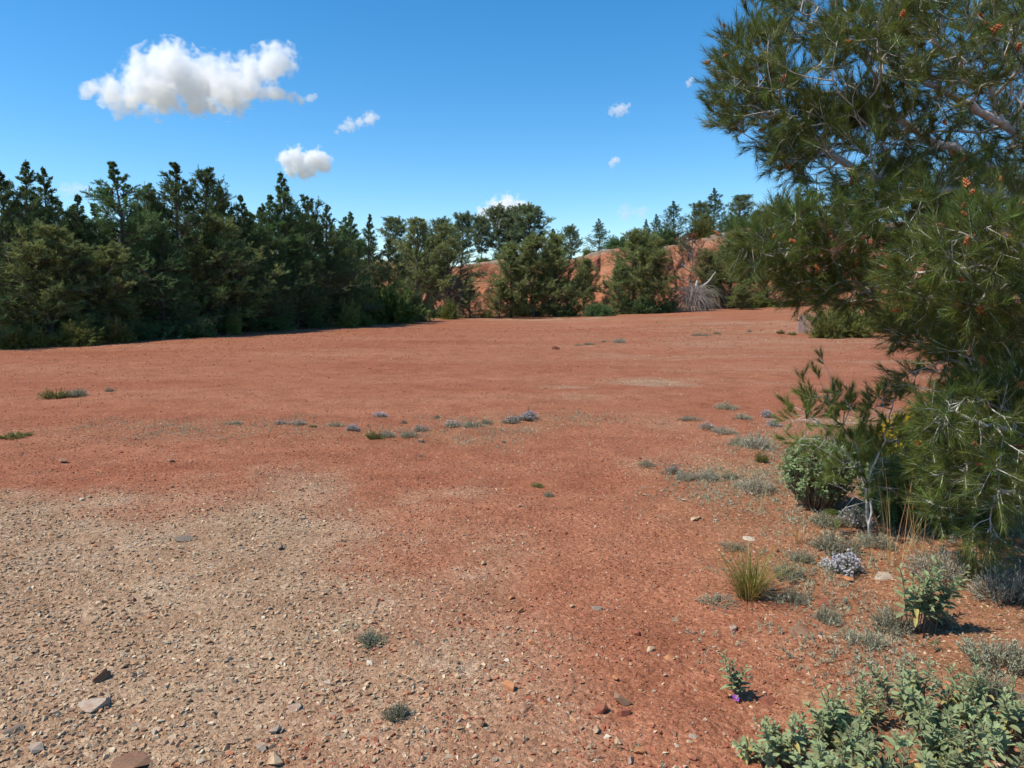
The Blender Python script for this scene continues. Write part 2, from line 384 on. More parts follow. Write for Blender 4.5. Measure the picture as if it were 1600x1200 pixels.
# the quarry bank with its plateau
bx = np.concatenate([np.arange(-90, -16, 1.5), np.arange(-16, 40, .16), np.arange(40, 110, 1.5)])
prof = np.concatenate([np.linspace(-.06, 1, 46), 1+np.linspace(.05, 1, 12)**2*32])
BX, T = np.meshgrid(bx, prof)
f0 = foot(BX); H = bank_h(BX); tt = np.clip(T, 0, 1)
gul = np.abs(fbm(BX/1.5, tt*1.1, oct=4, seed=61)); gul2 = fbm(BX/4.2, tt*.7+3, oct=3, seed=62)
run = 3.4*(tt**1.25) + 1.0*(1-gul)*np.sin(np.pi*np.clip(tt, 0, 1))*.9 - .9*gul2*np.sin(np.pi*np.clip(tt*.9+.1, 0, 1))
BY = f0+run+np.where(T > 1, (T-1)*3.5, 0)
BZ = gz(BX, f0)+H*np.where(T < 1, T**.92*np.sign(np.maximum(T, 0)), 1)+np.where(T > 1, .12*fbm(BX/3, BY/3, oct=3, seed=63)+.02*(BY-f0), 0)
BZ = np.where(T < 0, gz(BX, f0)-.4, BZ)+.10*fbm(BX/.5, BZ/.5, oct=3, seed=64)*(T > 0)*(T < 1)
BX2 = BX+.15*fbm(BX/.6, BZ/.6, oct=3, seed=65)
nx2, ny2 = len(bx), len(prof)
i = (np.arange(ny2-1)[:, None]*nx2+np.arange(nx2-1)[None]).ravel()
topm = sstep(.93, 1.02, T+.05*fbm(BX/.8, T*0, oct=3, seed=66))
bm_ = mesh('earth_bank', np.stack([BX2, BY, BZ], -1).reshape(-1, 3), np.stack([i, i+1, i+nx2+1, i+nx2], -1), M['bank'], smooth=True, attrs={'top': topm.ravel()})
tag(obj('earth_bank', bm_), 'eroded red earth bank of the old quarry behind the trees', None, None, 'structure')

# ------------------------------------------------------------------ stones and gravel
def hull(pts):
    b = bmesh.new()
    for p in pts: b.verts.new(p)
    r = bmesh.ops.convex_hull(b, input=b.verts)
    junk = [g for g in b.verts if not g.link_faces]
    bmesh.ops.delete(b, geom=junk, context='VERTS')
    bmesh.ops.triangulate(b, faces=b.faces); b.verts.index_update()
    V = np.array([v.co[:] for v in b.verts]); Fx = np.array([[v.index for v in q.verts] for q in b.faces]); b.free(); return V, Fx
def stone_shape(n, flat, seed):
    r = np.random.default_rng(seed); p = unit(r.normal(size=(n, 3)))*r.uniform(.75, 1.1, (n, 1))
    p *= np.array([1, r.uniform(.6, .95), flat]); return hull(p)
PEB = [stone_shape(8, .6, s) for s in range(8)]
STONE = [mesh('stone_shape', *stone_shape(13, fl, 40+k), M['stone']) for k, fl in enumerate((.75, .6, .65, .5, .7, .55, .28, .24))]
C_PALE = np.array([(.37, .255, .155), (.42, .31, .20), (.33, .21, .12), (.31, .25, .18), (.48, .38, .26), (.39, .20, .10)])
C_RED = np.array([(.30, .105, .058), (.35, .14, .08), (.25, .085, .05), (.40, .20, .12), (.43, .30, .20), (.33, .26, .21)])
def grav_col(x, y, rng):
    p, l, d = masks(x, y); n = len(x); c = np.empty((n, 3))
    isp = rng.uniform(size=n) < (.10+1.0*p+.6*l)
    kp = rng.choice(6, n, p=[.33, .25, .2, .1, .07, .05]); kr = rng.choice(6, n, p=[.34, .28, .2, .1, .05, .03])
    c = np.where(isp[:, None], C_PALE[kp], C_RED[kr])*rng.uniform(.95, 1.4, (n, 1)); return c, p, l
PCOL = bpy.data.collections.new('pebble_shapes')
def gravel(name, n, ymin, ymax, s0, s1, label, seed, power=1.2, grow=0.0):
    rng = np.random.default_rng(seed); q = rng.uniform(size=n); e = 2-power
    y = (ymin**e+q*(ymax**e-ymin**e))**(1/e); x = rng.uniform(-1, 1, n)*(.80*y+.7)
    c, p, l = grav_col(x, y, rng)
    keep = rng.uniform(size=n) < (.62+.45*p+.5*l+.3*sstep(-.1, .5, fbm(x/1.3, y/1.3, oct=3, seed=71)))*(.5+.5*sstep(-.5, .35, fbm(x/.35, y/.35, oct=2, seed=72)))
    x, y, c, p = x[keep], y[keep], c[keep], p[keep]; n = len(x)
    s = s0*(s1/s0)**(rng.uniform(size=n)**3.2)*(.8+.35*p)*(1+grow*y)
    me = bpy.data.meshes.new(name); me.vertices.add(n); me.vertices.foreach_set('co', np.stack([x, y, gz(x, y)+s*.2], -1).astype(np.float32).ravel())
    a = me.attributes.new('col', 'FLOAT_COLOR', 'POINT'); cc = np.ones((n, 4), np.float32); cc[:, :3] = c; a.data.foreach_set('color', cc.ravel())
    a = me.attributes.new('size', 'FLOAT', 'POINT'); a.data.foreach_set('value', s.astype(np.float32))
    a = me.attributes.new('turn', 'FLOAT_VECTOR', 'POINT'); a.data.foreach_set('vector', np.stack([rng.normal(0, .3, n), rng.normal(0, .3, n), rng.uniform(0, 6.28, n)], -1).astype(np.float32).ravel())
    a = me.attributes.new('pick', 'INT', 'POINT'); a.data.foreach_set('value', rng.integers(0, len(PEB), n).astype(np.int32))
    g = bpy.data.node_groups.new('scatter_gravel', 'GeometryNodeTree')
    g.interface.new_socket('Geometry', in_out='INPUT', socket_type='NodeSocketGeometry'); g.interface.new_socket('Geometry', in_out='OUTPUT', socket_type='NodeSocketGeometry')
    N, L = g.nodes, g.links; gi, go = N.new('NodeGroupInput'), N.new('NodeGroupOutput'); ip = N.new('GeometryNodeInstanceOnPoints'); ci = N.new('GeometryNodeCollectionInfo')
    ci.inputs['Collection'].default_value = PCOL; ci.inputs['Separate Children'].default_value = True; ci.inputs['Reset Children'].default_value = True
    def na(nm, ty):
        k = N.new('GeometryNodeInputNamedAttribute'); k.data_type = ty; k.inputs['Name'].default_value = nm; return k.outputs[0]
    L.new(gi.outputs[0], ip.inputs['Points']); L.new(ci.outputs[0], ip.inputs['Instance']); ip.inputs['Pick Instance'].default_value = True
    L.new(na('pick', 'INT'), ip.inputs['Instance Index']); L.new(na('turn', 'FLOAT_VECTOR'), ip.inputs['Rotation']); L.new(na('size', 'FLOAT'), ip.inputs['Scale']); L.new(ip.outputs[0], go.inputs[0])
    o = obj(name, me); o.modifiers.new('scatter', 'NODES').node_group = g
    tag(o, label, 'gravel', None, 'stuff')
for k, (V, Fx) in enumerate(PEB): PCOL.objects.link(bpy.data.objects.new('pebble', mesh('pebble', V, Fx, M['gravel'])))
gravel('gravel', 300000, 1.9, 10, .0030, .018, 'fine loose gravel strewn over the near ground', 81, 1.30)
gravel('gravel', 60000, 7, 40, .0045, .012, 'sparse gravel strewn over the farther red flat', 82, 1.2, .11)

CN = {'grey': (.36, .285, .215), 'dark grey': (.19, .155, .12), 'tan': (.44, .31, .19), 'orange': (.42, .185, .085), 'red-brown': (.27, .095, .055), 'brown': (.25, .14, .085), 'pale': (.56, .47, .36)}
def stone(p, size, colour, label, group=None, shape=None, rng=random, flat=False):
    k = shape if shape is not None else (rng.choice((6, 7)) if flat else rng.randrange(6))
    s = size/2
    o = obj('stone', STONE[k], None, (p[0], p[1], float(gz(p[0], p[1]))+s*(.05 if flat else .25)), (rng.uniform(-.2, .2), rng.uniform(-.2, .2), rng.uniform(0, 6.28)), (s*rng.uniform(.95, 1.15), s*rng.uniform(.85, 1.05), s*rng.uniform(.85, 1.1)))
    c = CN[colour]; q = rng.uniform(.88, 1.12); o.color = (c[0]*q, c[1]*q, c[2]*q, 1)
    return tag(o, label, 'stone', group)
random.seed(5)
HAND = [
 (437, 858, 13, 'dark grey', 0, 'small dark stone alone on the smooth pale gravel left of centre'),
 (658, 691, 15, 'tan', 0, 'tan stone just in front of the row of grey thyme'),
 (160, 1062, 28, 'brown', 0, 'chunky brown stone near the left edge of the gravel'),
 (150, 1103, 66, 'grey', 1, 'long flat grey slab sunk in the gravel at lower left'),
 (463, 1106, 34, 'grey', 1, 'flat grey stone in gravel left of the bottom centre'),
 (431, 1142, 28, 'grey', 0, 'blocky grey stone near the bottom edge, casting a dark shadow'),
 (290, 843, 38, 'dark grey', 1, 'dark flat slab level with the pale gravel, farthest of the slabs'),
 (378, 857, 16, 'dark grey', 1, 'small dark flat stone beside the farthest slab'),
 (28, 1140, 34, 'dark grey', 1, 'dark flat slab at the left edge near the bottom'),
 (205, 1192, 76, 'brown', 1, 'broad dull slab cut by the bottom edge at left'),
 (430, 1190, 32, 'tan', 0, 'tan stone cut by the bottom edge left of centre'),
 (407, 1170, 20, 'grey', 0, 'small grey stone between two larger ones at the bottom edge'),
 (715, 1058, 16, 'tan', 0, 'pale rounded stone at the edge of gravel and red earth'),
 (761, 1063, 18, 'brown', 0, 'brown stone between the pale stone and the orange rock'),
 (797, 1076, 28, 'orange', 0, 'orange angular rock on red earth near bottom centre'),
 (820, 1105, 30, 'brown', 1, 'dull flat brown stone below the orange angular rock'),
 (636, 1085, 14, 'orange', 0, 'small orange stone on gravel left of the pale rounded stone'),
 (938, 1112, 28, 'red-brown', 0, 'left rock of the red-brown trio near the bottom'),
 (972, 1097, 34, 'brown', 0, 'dark rear rock of the red-brown trio near the bottom'),
 (974, 1117, 24, 'red-brown', 0, 'front right rock of the red-brown trio near the bottom'),
 (813, 957, 17, 'orange', 0, 'orange-brown stone alone on red earth below the centre'),
 (932, 952, 17, 'grey', 0, 'grey stone with a sharp shadow on red earth below the centre'),
 (832, 1006, 18, 'orange', 0, 'orange stone between the grey stone and the angular rock'),
 (992, 990, 20, 'red-brown', 0, 'low red-brown stone right of the grey stone'),
 (1016, 1017, 17, 'tan', 0, 'tan stone left of the flat orange stone'),
 (1047, 1028, 26, 'orange', 1, 'flat orange stone left of the small rockrose seedling'),
 (1207, 1141, 32, 'red-brown', 0, 'red-brown rock at the left end of the big rockrose'),
 (1195, 1095, 42, 'red-brown', 1, 'flat reddish slab beside the rockrose seedling shadow'),
 (1146, 985, 17, 'grey', 0, 'grey stone above the rockrose seedling'),
 (1250, 987, 30, 'brown', 1, 'dark flat stone below the grass tuft'),
 (1292, 945, 30, 'red-brown', 1, 'dull red stone among the low herbs right of the grass tuft'),
 (1312, 904, 20, 'orange', 0, 'orange stone at the foot of the lilac thyme, left one'),
 (1326, 909, 15, 'orange', 0, 'small orange stone at the foot of the lilac thyme, right one'),
 (1384, 902, 34, 'grey', 1, 'grey slab at the left of the leafy rockrose plant'),
 (1363, 1038, 18, 'grey', 0, 'pale grey stone just above the big rockrose'),
 (1488, 1082, 36, 'orange', 0, 'long orange rock in the gap of the big rockrose'),
 (1288, 1034, 14, 'tan', 0, 'small tan stone left of the pale grey stone'),
 (1175, 772, 13, 'pale', 0, 'pale stone beside the grey thyme at right'),
 (1085, 813, 14, 'tan', 0, 'tan stone on the stony strip below the thyme'),
 (1170, 843, 20, 'pale', 1, 'pale flat stones patch behind the grass tuft'),
 (1120, 814, 10, 'grey', 0, 'small grey stone on the stony strip below the thyme'),
 (965, 1160, 17, 'tan', 0, 'tan pebble left in the pale cluster at the bottom edge'),
 (948, 1153, 14, 'pale', 0, 'pale pebble at the back of the cluster at the bottom edge'),
 (1000, 1176, 20, 'orange', 0, 'orange pebble in the pale cluster at the bottom edge'),
 (985, 1190, 18, 'grey', 0, 'blue-grey pebble cut by the bottom edge'),
 (1083, 1152, 14, 'grey', 0, 'rounded grey pebble alone right of the red-brown trio'),
 (1054, 1148, 13, 'brown', 0, 'rounded dark pebble right of the red-brown trio'),
 (868, 546, 15, 'red-brown', 0, 'dark red clod lying alone on the far red flat'),
 (268, 722, 11, 'brown', 0, 'dark stone on red earth left of the herb row'),
 (98, 723, 15, 'brown', 0, 'dark clod on red earth near the left edge'),
 (55, 1172, 22, 'grey', 0, 'grey stone near the bottom left corner'),
]
for u, v, px, colr, fl, lab in HAND:
    p = ground(u, v); stone(p, px*np.linalg.norm(p-np.array([0, 0, EYE]))/F_PX, colr, lab, None, None, random, bool(fl))
MARKS = [(437, 858, 'the lone dark stone on gravel'), (290, 843, 'the farthest flat slab'), (576, 1008, 'the tuft on the gravel'), (618, 1125, 'the tuft near the bottom edge'), (160, 1062, 'the chunky brown stone'), (150, 1103, 'the long flat grey slab'), (450, 1120, 'the grey stones near the bottom'), (205, 1190, 'the broad slab at the bottom edge'),
 (658, 691, 'the tan stone by the herb row'), (858, 775, 'the round tuft on red earth'), (797, 1076, 'the orange angular rock'), (960, 1108, 'the red-brown rock trio'), (932, 952, 'the lone grey stone on red earth'), (1170, 930, 'the grass tuft'), (1147, 1070, 'the rockrose seedling'), (1325, 895, 'the white-lilac thyme'), (1285, 800, 'the round bush'), (95, 620, 'the low plants near the left edge'),
 (1100, 745, 'the lower thyme row'), (500, 665, 'the left part of the herb row'), (815, 658, 'the long thyme clump'), (969, 534, 'the far round tuft'), (1430, 960, 'the leafy rockrose sprig'), (1380, 1060, 'the big rockrose'), (98, 723, 'the dark clod at left'), (268, 722, 'the dark stone left of the herb row'), (1120, 814, 'the stony strip')]
cnt, made = 0, {}
while cnt < 235:
    y = random.uniform(2.4, 15) if random.random() < .35 else random.uniform(2.4, 7); x = random.uniform(-.68, .68)*y
    pl, li, _ = masks(np.array([x]), np.array([y])); pl, li = float(pl[0]), float(li[0])
    if random.random() > .35+.6*max(pl, li): continue
    if li > .3: cs = ['grey', 'tan', 'orange', 'red-brown', 'pale', 'tan']; grp = 'stones among the herbs on the right'
    elif pl > .45 and x < 1: cs = ['grey', 'tan', 'brown', 'tan', 'orange', 'tan', 'pale']; grp = 'stones on the pale gravel'
    else: cs = ['red-brown', 'orange', 'brown', 'tan', 'red-brown', 'tan']; grp = 'stones on the red earth'
    cc = random.choice(cs); sz = random.choice((.02, .024, .028, .034, .042))*(1+.03*y); fl = random.random() < .25
    fw = y*CA+EYE*SA; uu = CX+F_PX*x/fw; vv = CY-F_PX*(-EYE*CA+y*SA)/fw
    mk = min(MARKS, key=lambda m: (m[0]-uu)**2+(m[1]-vv)**2*1.6); du, dv = uu-mk[0], vv-mk[1]
    side = ('right of ' if du > 0 else 'left of ') if abs(du) > abs(dv)*1.1 else ('below ' if dv > 0 else 'above ')
    lab = ('flat ' if fl else 'blocky ')+cc+(' pebble ' if sz < .034 else ' stone ')+side+mk[2]
    o = stone((x, y), sz, cc, lab, grp, None, random, fl); made.setdefault(lab, []).append((du*du+dv*dv, cnt, o)); cnt += 1
for lab, lst in made.items():
    if len(lst) > 1:
        for k, (_, _, o) in enumerate(sorted(lst, key=lambda t: t[:2])):
            o['label'] = lab+', '+('closest to it', 'second closest', 'third closest', 'fourth closest', 'fifth closest', 'sixth closest', 'seventh closest')[min(k, 6)]

# ------------------------------------------------------------------ trees of the background
def pine_meshes(name, seed, H, R, t0, prof, nb, elev, nsub, nsh, nk, nl, nw, mat, barkm, droop=0.0, lean=0.0, trunk_r=.085, tint=(1, 1, 1), jit=.25, upn=.05, sub_len=.42):
    """one pine -> (trunk mesh with its limbs, crown mesh of needle clumps)"""
    rng = np.random.default_rng(seed); g = np.linspace(0, 1, 11)
    la = rng.uniform(0, 6.28)
    tx = lean*np.cos(la)*g**1.5*H + .05*H*.3*vnoise(g*3, g*0, seed=seed); ty = lean*np.sin(la)*g**1.5*H+.05*H*.3*vnoise(g*3, g*0+9, seed=seed+1)
    TP = np.stack([tx, ty, g*H*.985-.05], 1); TR = trunk_r*(1-g)**.8*H/6+.006
    b = Bag(); b.add(*tube(TP, TR, 7))
    t = t0+(1-t0)*(np.arange(nb)+rng.uniform(0, 1, nb))/nb; t = np.clip(t, 0, .985)
    az = np.arange(nb)*2.399+rng.uniform(-.5, .5, nb)
    lob = 1+.35*vnoise(az*1.1+5, t*4, seed=seed+3)
    Ln = R*prof(t)*rng.uniform(1-jit, 1+jit*.6, nb)*lob
    el = np.radians(elev[0]+(elev[1]-elev[0])*t+rng.uniform(-12, 12, nb))
    base = np.stack([np.interp(t, g, TP[:, k]) for k in range(3)], 1)
    d0 = np.stack([np.cos(az)*np.cos(el), np.sin(az)*np.cos(el), np.sin(el)], 1)
    d1 = unit(d0+np.array([0, 0, .38-droop])+rng.normal(0, .12, (nb, 3)))
    def bp(s): return base[:, None]+Ln[:, None, None]*(d0[:, None]*(s-.5*s*s)[..., None]+d1[:, None]*(.5*s*s)[..., None])
    ss = np.linspace(0, 1, 5)[None].repeat(nb, 0); Q = bp(ss)
    r0 = (.012+.012*Ln)*(H/6)**.5
    for k in range(4):
        b.add(*frusta(Q[:, k], Q[:, k+1], r0*(1-.22*k), r0*(1-.22*(k+1)), 4))
    s = rng.uniform(.22, 1.0, (nb, nsub)); SB = bp(s)
    sdn = unit(d0[:, None]*.75+d1[:, None]*.35+rng.normal(0, .55, (nb, nsub, 3))+np.array([0, 0, .12]))
    SL = Ln[:, None]*sub_len*(1.15-.75*s)*rng.uniform(.6, 1.2, (nb, nsub))+.02*H/6
    b.add(*frusta(SB.reshape(-1, 3), (SB+sdn*SL[..., None]).reshape(-1, 3), np.repeat(r0*.35, nsub), .003, 3))
    # shoots on the sub branches, on the limb tips and at the leader
    q = rng.uniform(.15, 1.0, (nb, nsub, nsh)); SP = SB[:, :, None]+sdn[:, :, None]*(SL[..., None]*q)[..., None]
    SD = unit(sdn[:, :, None]*.7+rng.normal(0, .5, SP.shape)+np.array([0, 0, .35]))
    P = SP.reshape(-1, 3); D = SD.reshape(-1, 3)
    lt = np.linspace(max(t0, .86), 1, 12); lp = np.stack([np.interp(lt, g, TP[:, k]) for k in range(3)], 1)
    P = np.concatenate([P, Q[:, 4], Q[:, 3], lp]); D = np.concatenate([D, unit(Q[:, 4]-Q[:, 3]), unit(Q[:, 4]-Q[:, 3]), unit(rng.normal(0, .5, (12, 3))+np.array([0, 0, 1.0]))])
    n = len(P); bf = np.clip(Ln/(.5*R), .22, 1); sf = np.concatenate([np.repeat(bf, nsub*nsh), bf, bf, np.full(12, .3)]); Ls = rng.uniform(.10, .26, n)*(H/6)**.5*sf
    tn = np.array(tint)*rng.uniform(.72, 1.28, (n, 1))*np.stack([rng.uniform(.9, 1.2, n), np.ones(n), rng.uniform(.8, 1.15, n)], 1)
    V, Fx, c = needles(P, D, Ls, nk, nl*(.35+.65*sf), nw, rng, (.35, 1.0), 0, upn, tn)
    return b.mesh(name+'_trunk', barkm, True), mesh(name+'_crown', V, Fx, mat, c)

cone = lambda a, p=1.0: (lambda t: np.clip((1-t)**a*1.25*np.minimum(1, .6+t*3), .03, 1.3)*p)
egg = lambda t: np.clip(np.sin(np.pi*np.clip((t*.93+.12), 0, 1))**.7, .12, 1)
feather = lambda t: np.clip((1-t)**.55*np.minimum(1, .5+t*2.2)*1.15, .1, 1.1)
dome = lambda t: np.clip(np.sqrt(np.clip(1-((t-.62)/.40)**2, 0, 1)), .15, 1)
T_ = {}
for k in range(4):
    T_['wall%d' % k] = pine_meshes('wall_pine', 100+k, 6, 1.95, .03, cone(.98), 96, (-10, 36), 11, 4, 18, .105, .0135, M['needle'], M['bark'], tint=(1, 1, 1), jit=.55, sub_len=.55)
for k in range(2):
    T_['multi%d' % k] = pine_meshes('rough_pine', 120+k, 6, 1.95, .05, cone(.80, 1.05), 74, (0, 46), 12, 4, 18, .11, .014, M['needle'], M['bark'], lean=.05, jit=.45, sub_len=.6)
T_['spire0'] = pine_meshes('spire', 130, 6, 1.35, .03, cone(.95), 90, (5, 45), 9, 4, 17, .10, .013, M['needle'], M['bark'])
for k in range(3):
    T_['round%d' % k] = pine_meshes('round_pine', 140+k, 6, 1.75, .26, dome, 60, (5, 50), 14, 5, 15, .14, .024, M['needle_blue'], M['bark'], lean=.04, jit=.35, sub_len=.55, tint=(.85, .92, 1))
for k in range(3):
    T_['bush%d' % k] = pine_meshes('bushy_pine', 150+k, 5, 1.75, .02, feather, 66, (18, 74), 12, 4, 12, .15, .019, M['needle_blue'], M['bark'], droop=-.3, lean=.05, jit=.5, tint=(.98, 1.0, .80), sub_len=.6)
for k in range(2):
    T_['thin%d' % k] = pine_meshes('thin_pine', 160+k, 6, 1.6, .2, cone(.55, 1.0), 46, (10, 60), 12, 4, 14, .14, .022, M['needle_blue'], M['bark'], lean=.05, jit=.5, tint=(1.1, 1.08, .95), sub_len=.6)
T_['dead0'] = pine_meshes('dead_pine', 170, 5, 1.7, .12, egg, 44, (-10, 50), 9, 2, 8, .12, .02, M['dead'], M['bark_grey'], jit=.5, sub_len=.6)

WK = {'bush': 1.5, 'roun': 1.2, 'wall': 1.12, 'mult': 1.08, 'thin': 1.15}
def tree(kind, u, vtop, Y, w, label, name='pine_tree', cat='tree', group=None, rz=None, hpx=None):
    p = at(u, vtop, Y); zb = base_z(p[0], Y)-.03; h = p[2]-zb
    H0 = 5 if kind[:4] in ('bush', 'dead') else 6
    th = thing(name, label, cat, (p[0], Y, zb), random.uniform(0, 6.28) if rz is None else rz, (h/H0*w*WK.get(kind[:4], 1), h/H0*w*WK.get(kind[:4], 1), h/H0), group)
    obj('trunk', T_[kind][0], th); obj('crown', T_[kind][1], th)
    return th
L_ROW = 'pines of the left wood'
def line_y(u):                                   # depth of the wood's edge under column u
    vb = np.interp(u, [-200, 0, 130, 370, 480, 570, 640], [556, 546, 538, 521, 515, 508, 500]); return EYE*F_PX/(vb-HOR)
LEFT = [
  # kind, u, vtop, metres behind the edge, width, label
 ('wall0', -95, 300, 1.2, 1.1, 'dark pine cut by the left edge of the wood'),
 ('multi0', 8, 262, 2.6, .95, 'pine with a leaning tip at the far left edge'),
 ('wall1', 37, 246, 3.6, .9, 'tall pine with a slanting double tip near the left edge'),
 ('wall2', 65, 256, 4.4, .8, 'narrow pine tip just right of the double tip at left'),
 ('bush0', 62, 352, 1.0, 1.15, 'broad dark bushy pine fronting the left end of the wood'),
 ('wall3', 118, 300, 3.0, .95, 'shorter pine in the dip between the left tips and the tall pointed pine'),
 ('wall0', 180, 247, 2.4, 1.05, 'tall broad pointed pine, highest on the left side of the wood'),
 ('multi1', 222, 283, 3.2, .85, 'pine shouldering the right side of the highest left pine'),
 ('bush1', 165, 385, .8, .95, 'grey-green low pine before the highest left pine'),
 ('multi0', 270, 251, 2.8, 1.0, 'tall pine with ragged left branches below the big cloud'),
 ('multi1', 312, 258, 3.6, 1.0, 'tall twin-topped pine below the right end of the big cloud'),
 ('wall1', 345, 285, 3.4, .85, 'pine with drooping right shoulder beside the twin-topped pine'),
 ('wall2', 250, 352, .9, 1.1, 'dark mid-height pine in front of the ragged tall pine'),
 ('bush2', 335, 348, 1.0, 1.1, 'lighter olive pine in front of the twin-topped pine'),
 ('wall3', 378, 300, 2.6, .85, 'small pointed pine in the gap left of the spire'),
 ('spire0', 437, 264, 2.2, 1.25, 'tall slender spire-topped pine under the small round cloud'),
 ('wall0', 418, 300, 2.8, .9, 'pine top clinging to the left side of the spire'),
 ('wall1', 405, 352, .8, .95, 'dark pine at the foot of the spire, left side'),
 ('multi1', 483, 302, 2.4, .95, 'rounded pine top just right of the spire'),
 ('wall2', 510, 316, 1.8, .9, 'pine with small twin tips right of the rounded top'),
 ('wall3', 462, 370, .7, .95, 'dark pine with bare grey lower twigs right of the spire'),
 ('spire0', 544, 327, 1.8, 1.25, 'slim pine left of the little needle-tipped pine'),
 ('bush0', 540, 392, .6, .9, 'full dark pine at the wood edge below the slim pine'),
 ('spire0', 577, 331, 1.6, 1.0, 'little needle-tipped pine near the right end of the wood'),
 ('wall0', 605, 372, 1.0, 1.05, 'last dark pine at the right end of the wood'),
]
for k, u, vt, back, w, lab in LEFT:
    tree(k, u, vt, float(line_y(u))+back*.8+1.0, w, lab, group=L_ROW)
ks = ['wall0', 'wall1', 'wall2', 'wall3', 'multi0', 'multi1']
for r_, (off, vlo, vhi) in enumerate(((6.5, 305, 340), (10.5, 300, 335))):
    for u in range(-150, 620, 70 if r_ == 0 else 78):
        uu = u+random.uniform(-18, 18); vt = random.uniform(vlo, vhi)+max(0, (uu-380))*.22
        tree(random.choice(ks), uu, vt, float(line_y(uu))+off+random.uniform(-1, 1), random.uniform(1.05, 1.35), 'dark pine standing deep in the left wood behind the front row', group='pines deep in the left wood')
MIDT = [
 ('bush2', 1205, 376, 63.5, 1.15, 'pine at the foot of the bank right of the low spreading pine'),
 ('bush1', 1108, 392, 63.5, .8, 'grey-green pine behind the brush pile, right of the half-dead pine'),
 ('bush1', 1105, 335, 72, 1.1, 'full pine on the bank between the big dark one and the tallest'),
 ('bush2', 1068, 372, 68, 1.0, 'low pine on the bank face left of the half-dead pine'),
 ('bush0', 1180, 392, 68, 1.1, 'pine on the bank face right of the dark green pine'),
 ('bush2', 1225, 378, 69, 1.1, 'pine on the bank face at the left fringe of the near pine'),
 ('bush1', 1003, 372, 68, 1.0, 'pine on the bank lip behind the right clump'),
 ('bush0', 672, 372, 66, 1.0, 'pine on the bank face between the thin and the wispy pine'),
 ('bush2', 640, 385, 66, 1.1, 'pine on the bank face behind the thin pointed pine'),
 ('round0', 617, 346, 74, 1.15, 'rounded grey-green pine on the bank right of the wood'),
 ('thin0', 650, 343, 60.5, 1.05, 'thin pointed pine with dark bare trunk before the bank, left one'),
 ('thin1', 701, 352, 61, 1.2, 'wispy pine with visible trunk before the bank, right one'),
 ('round1', 692, 348, 75, 1.1, 'dark round-headed pine on the bank behind the wispy pine'),
 ('round2', 722, 341, 73, 1.0, 'round-topped pine on the bank left of the low cloud'),
 ('round0', 752, 345, 71, .85, 'small pine with bare trunk on the brink of the bank'),
 ('round1', 780, 330, 75, 1.15, 'tall round pine on the bank in front of the low cloud, left one'),
 ('round2', 803, 334, 77, 1.0, 'tall round pine on the bank in front of the low cloud, middle one'),
 ('round0', 829, 328, 74, 1.3, 'tall broad pine on the bank in front of the low cloud, right one'),
 ('spire0', 863, 355, 66.0, 1.2, 'pointed pine right of the tall bank pines'),
 ('bush0', 800, 380, 59.8, .92, 'bushy pine at the foot of the bank, left of the big clump'),
 ('bush1', 833, 370, 60.6, .95, 'bushy pine at the foot of the bank, middle of the big clump'),
 ('bush2', 866, 372, 61, .9, 'bushy pine at the foot of the bank, right of the big clump'),
 ('bush0', 912, 404, 60.2, .85, 'small bushy pine standing apart right of the big clump'),
 ('wall1', 733, 430, 60.0, 1.0, 'small dark conifer before the bare red gully'),
 ('bush1', 780, 440, 58.8, 1.1, 'low green pine right of the bare red gully'),
 ('round1', 893, 358, 90, 1.0, 'distant pine on the skyline, left of the broad fir'),
 ('wall3', 937, 340, 84, 1.15, 'broad dark fir on the skyline above the red slope'),
 ('wall2', 979, 360, 84, 1.2, 'dark spiky tree on the skyline right of the broad fir'),
 ('wall0', 958, 366, 88, 1.0, 'low dark tree on the skyline beside the broad fir'),
 ('spire0', 1009, 341, 76, 1.2, 'pointed pine on the bank left of the tall right group'),
 ('wall2', 1026, 333, 76, .95, 'narrow dark pine on the bank left of the tall right group'),
 ('multi0', 1054, 313, 70.5, 1.1, 'big dark pine on the bank above the dead branches'),
 ('wall0', 1117, 292, 76, 1.1, 'tallest pine on the bank toward the right'),
 ('round2', 1096, 322, 84, 1.1, 'pale grey pine behind and left of the tallest bank pine'),
 ('round0', 1156, 310, 80, 1.2, 'round-crowned umbrella pine right of the tallest bank pine'),
 ('bush1', 1186, 328, 72, 1.15, 'light yellowish-green pine on the bank beside the near pine'),
 ('wall1', 1215, 300, 80, 1.1, 'dark pine on the bank partly behind the near pine'),
 ('bush2', 988, 366, 61.5, .95, 'bushy green pine before the bank, left of the right clump'),
 ('bush0', 1022, 374, 60.5, 1.1, 'bushy green pine before the bank, next to the brush pile'),
 ('bush1', 968, 412, 60, .8, 'low green pine at the left skirt of the right clump'),
 ('bush2', 1143, 372, 64.5, .95, 'dark green pine right of the dead brown tree'),
 ('bush0', 1160, 447, 60.2, 1.9, 'low spreading green pine at the foot of the bank right of the brush pile'),
 ('dead0', 1080, 362, 65.0, 1.1, 'half-dead pine with rusty brown needles above the brush pile'),
 ('wall2', 1270, 330, 76, 1.1, 'bank pine seen through the near pine'),
 ('round1', 1420, 335, 78, 1.2, 'bank pine hidden mostly by the near pine'),
 ('wall3', 1560, 330, 74, 1.2, 'bank pine behind the near pine at the right edge'),
]
for k, u, vt, Yt, w, lab in MIDT:
    tree(k, u, vt, Yt, w, lab, name='dead_pine' if k == 'dead0' else 'pine_tree')

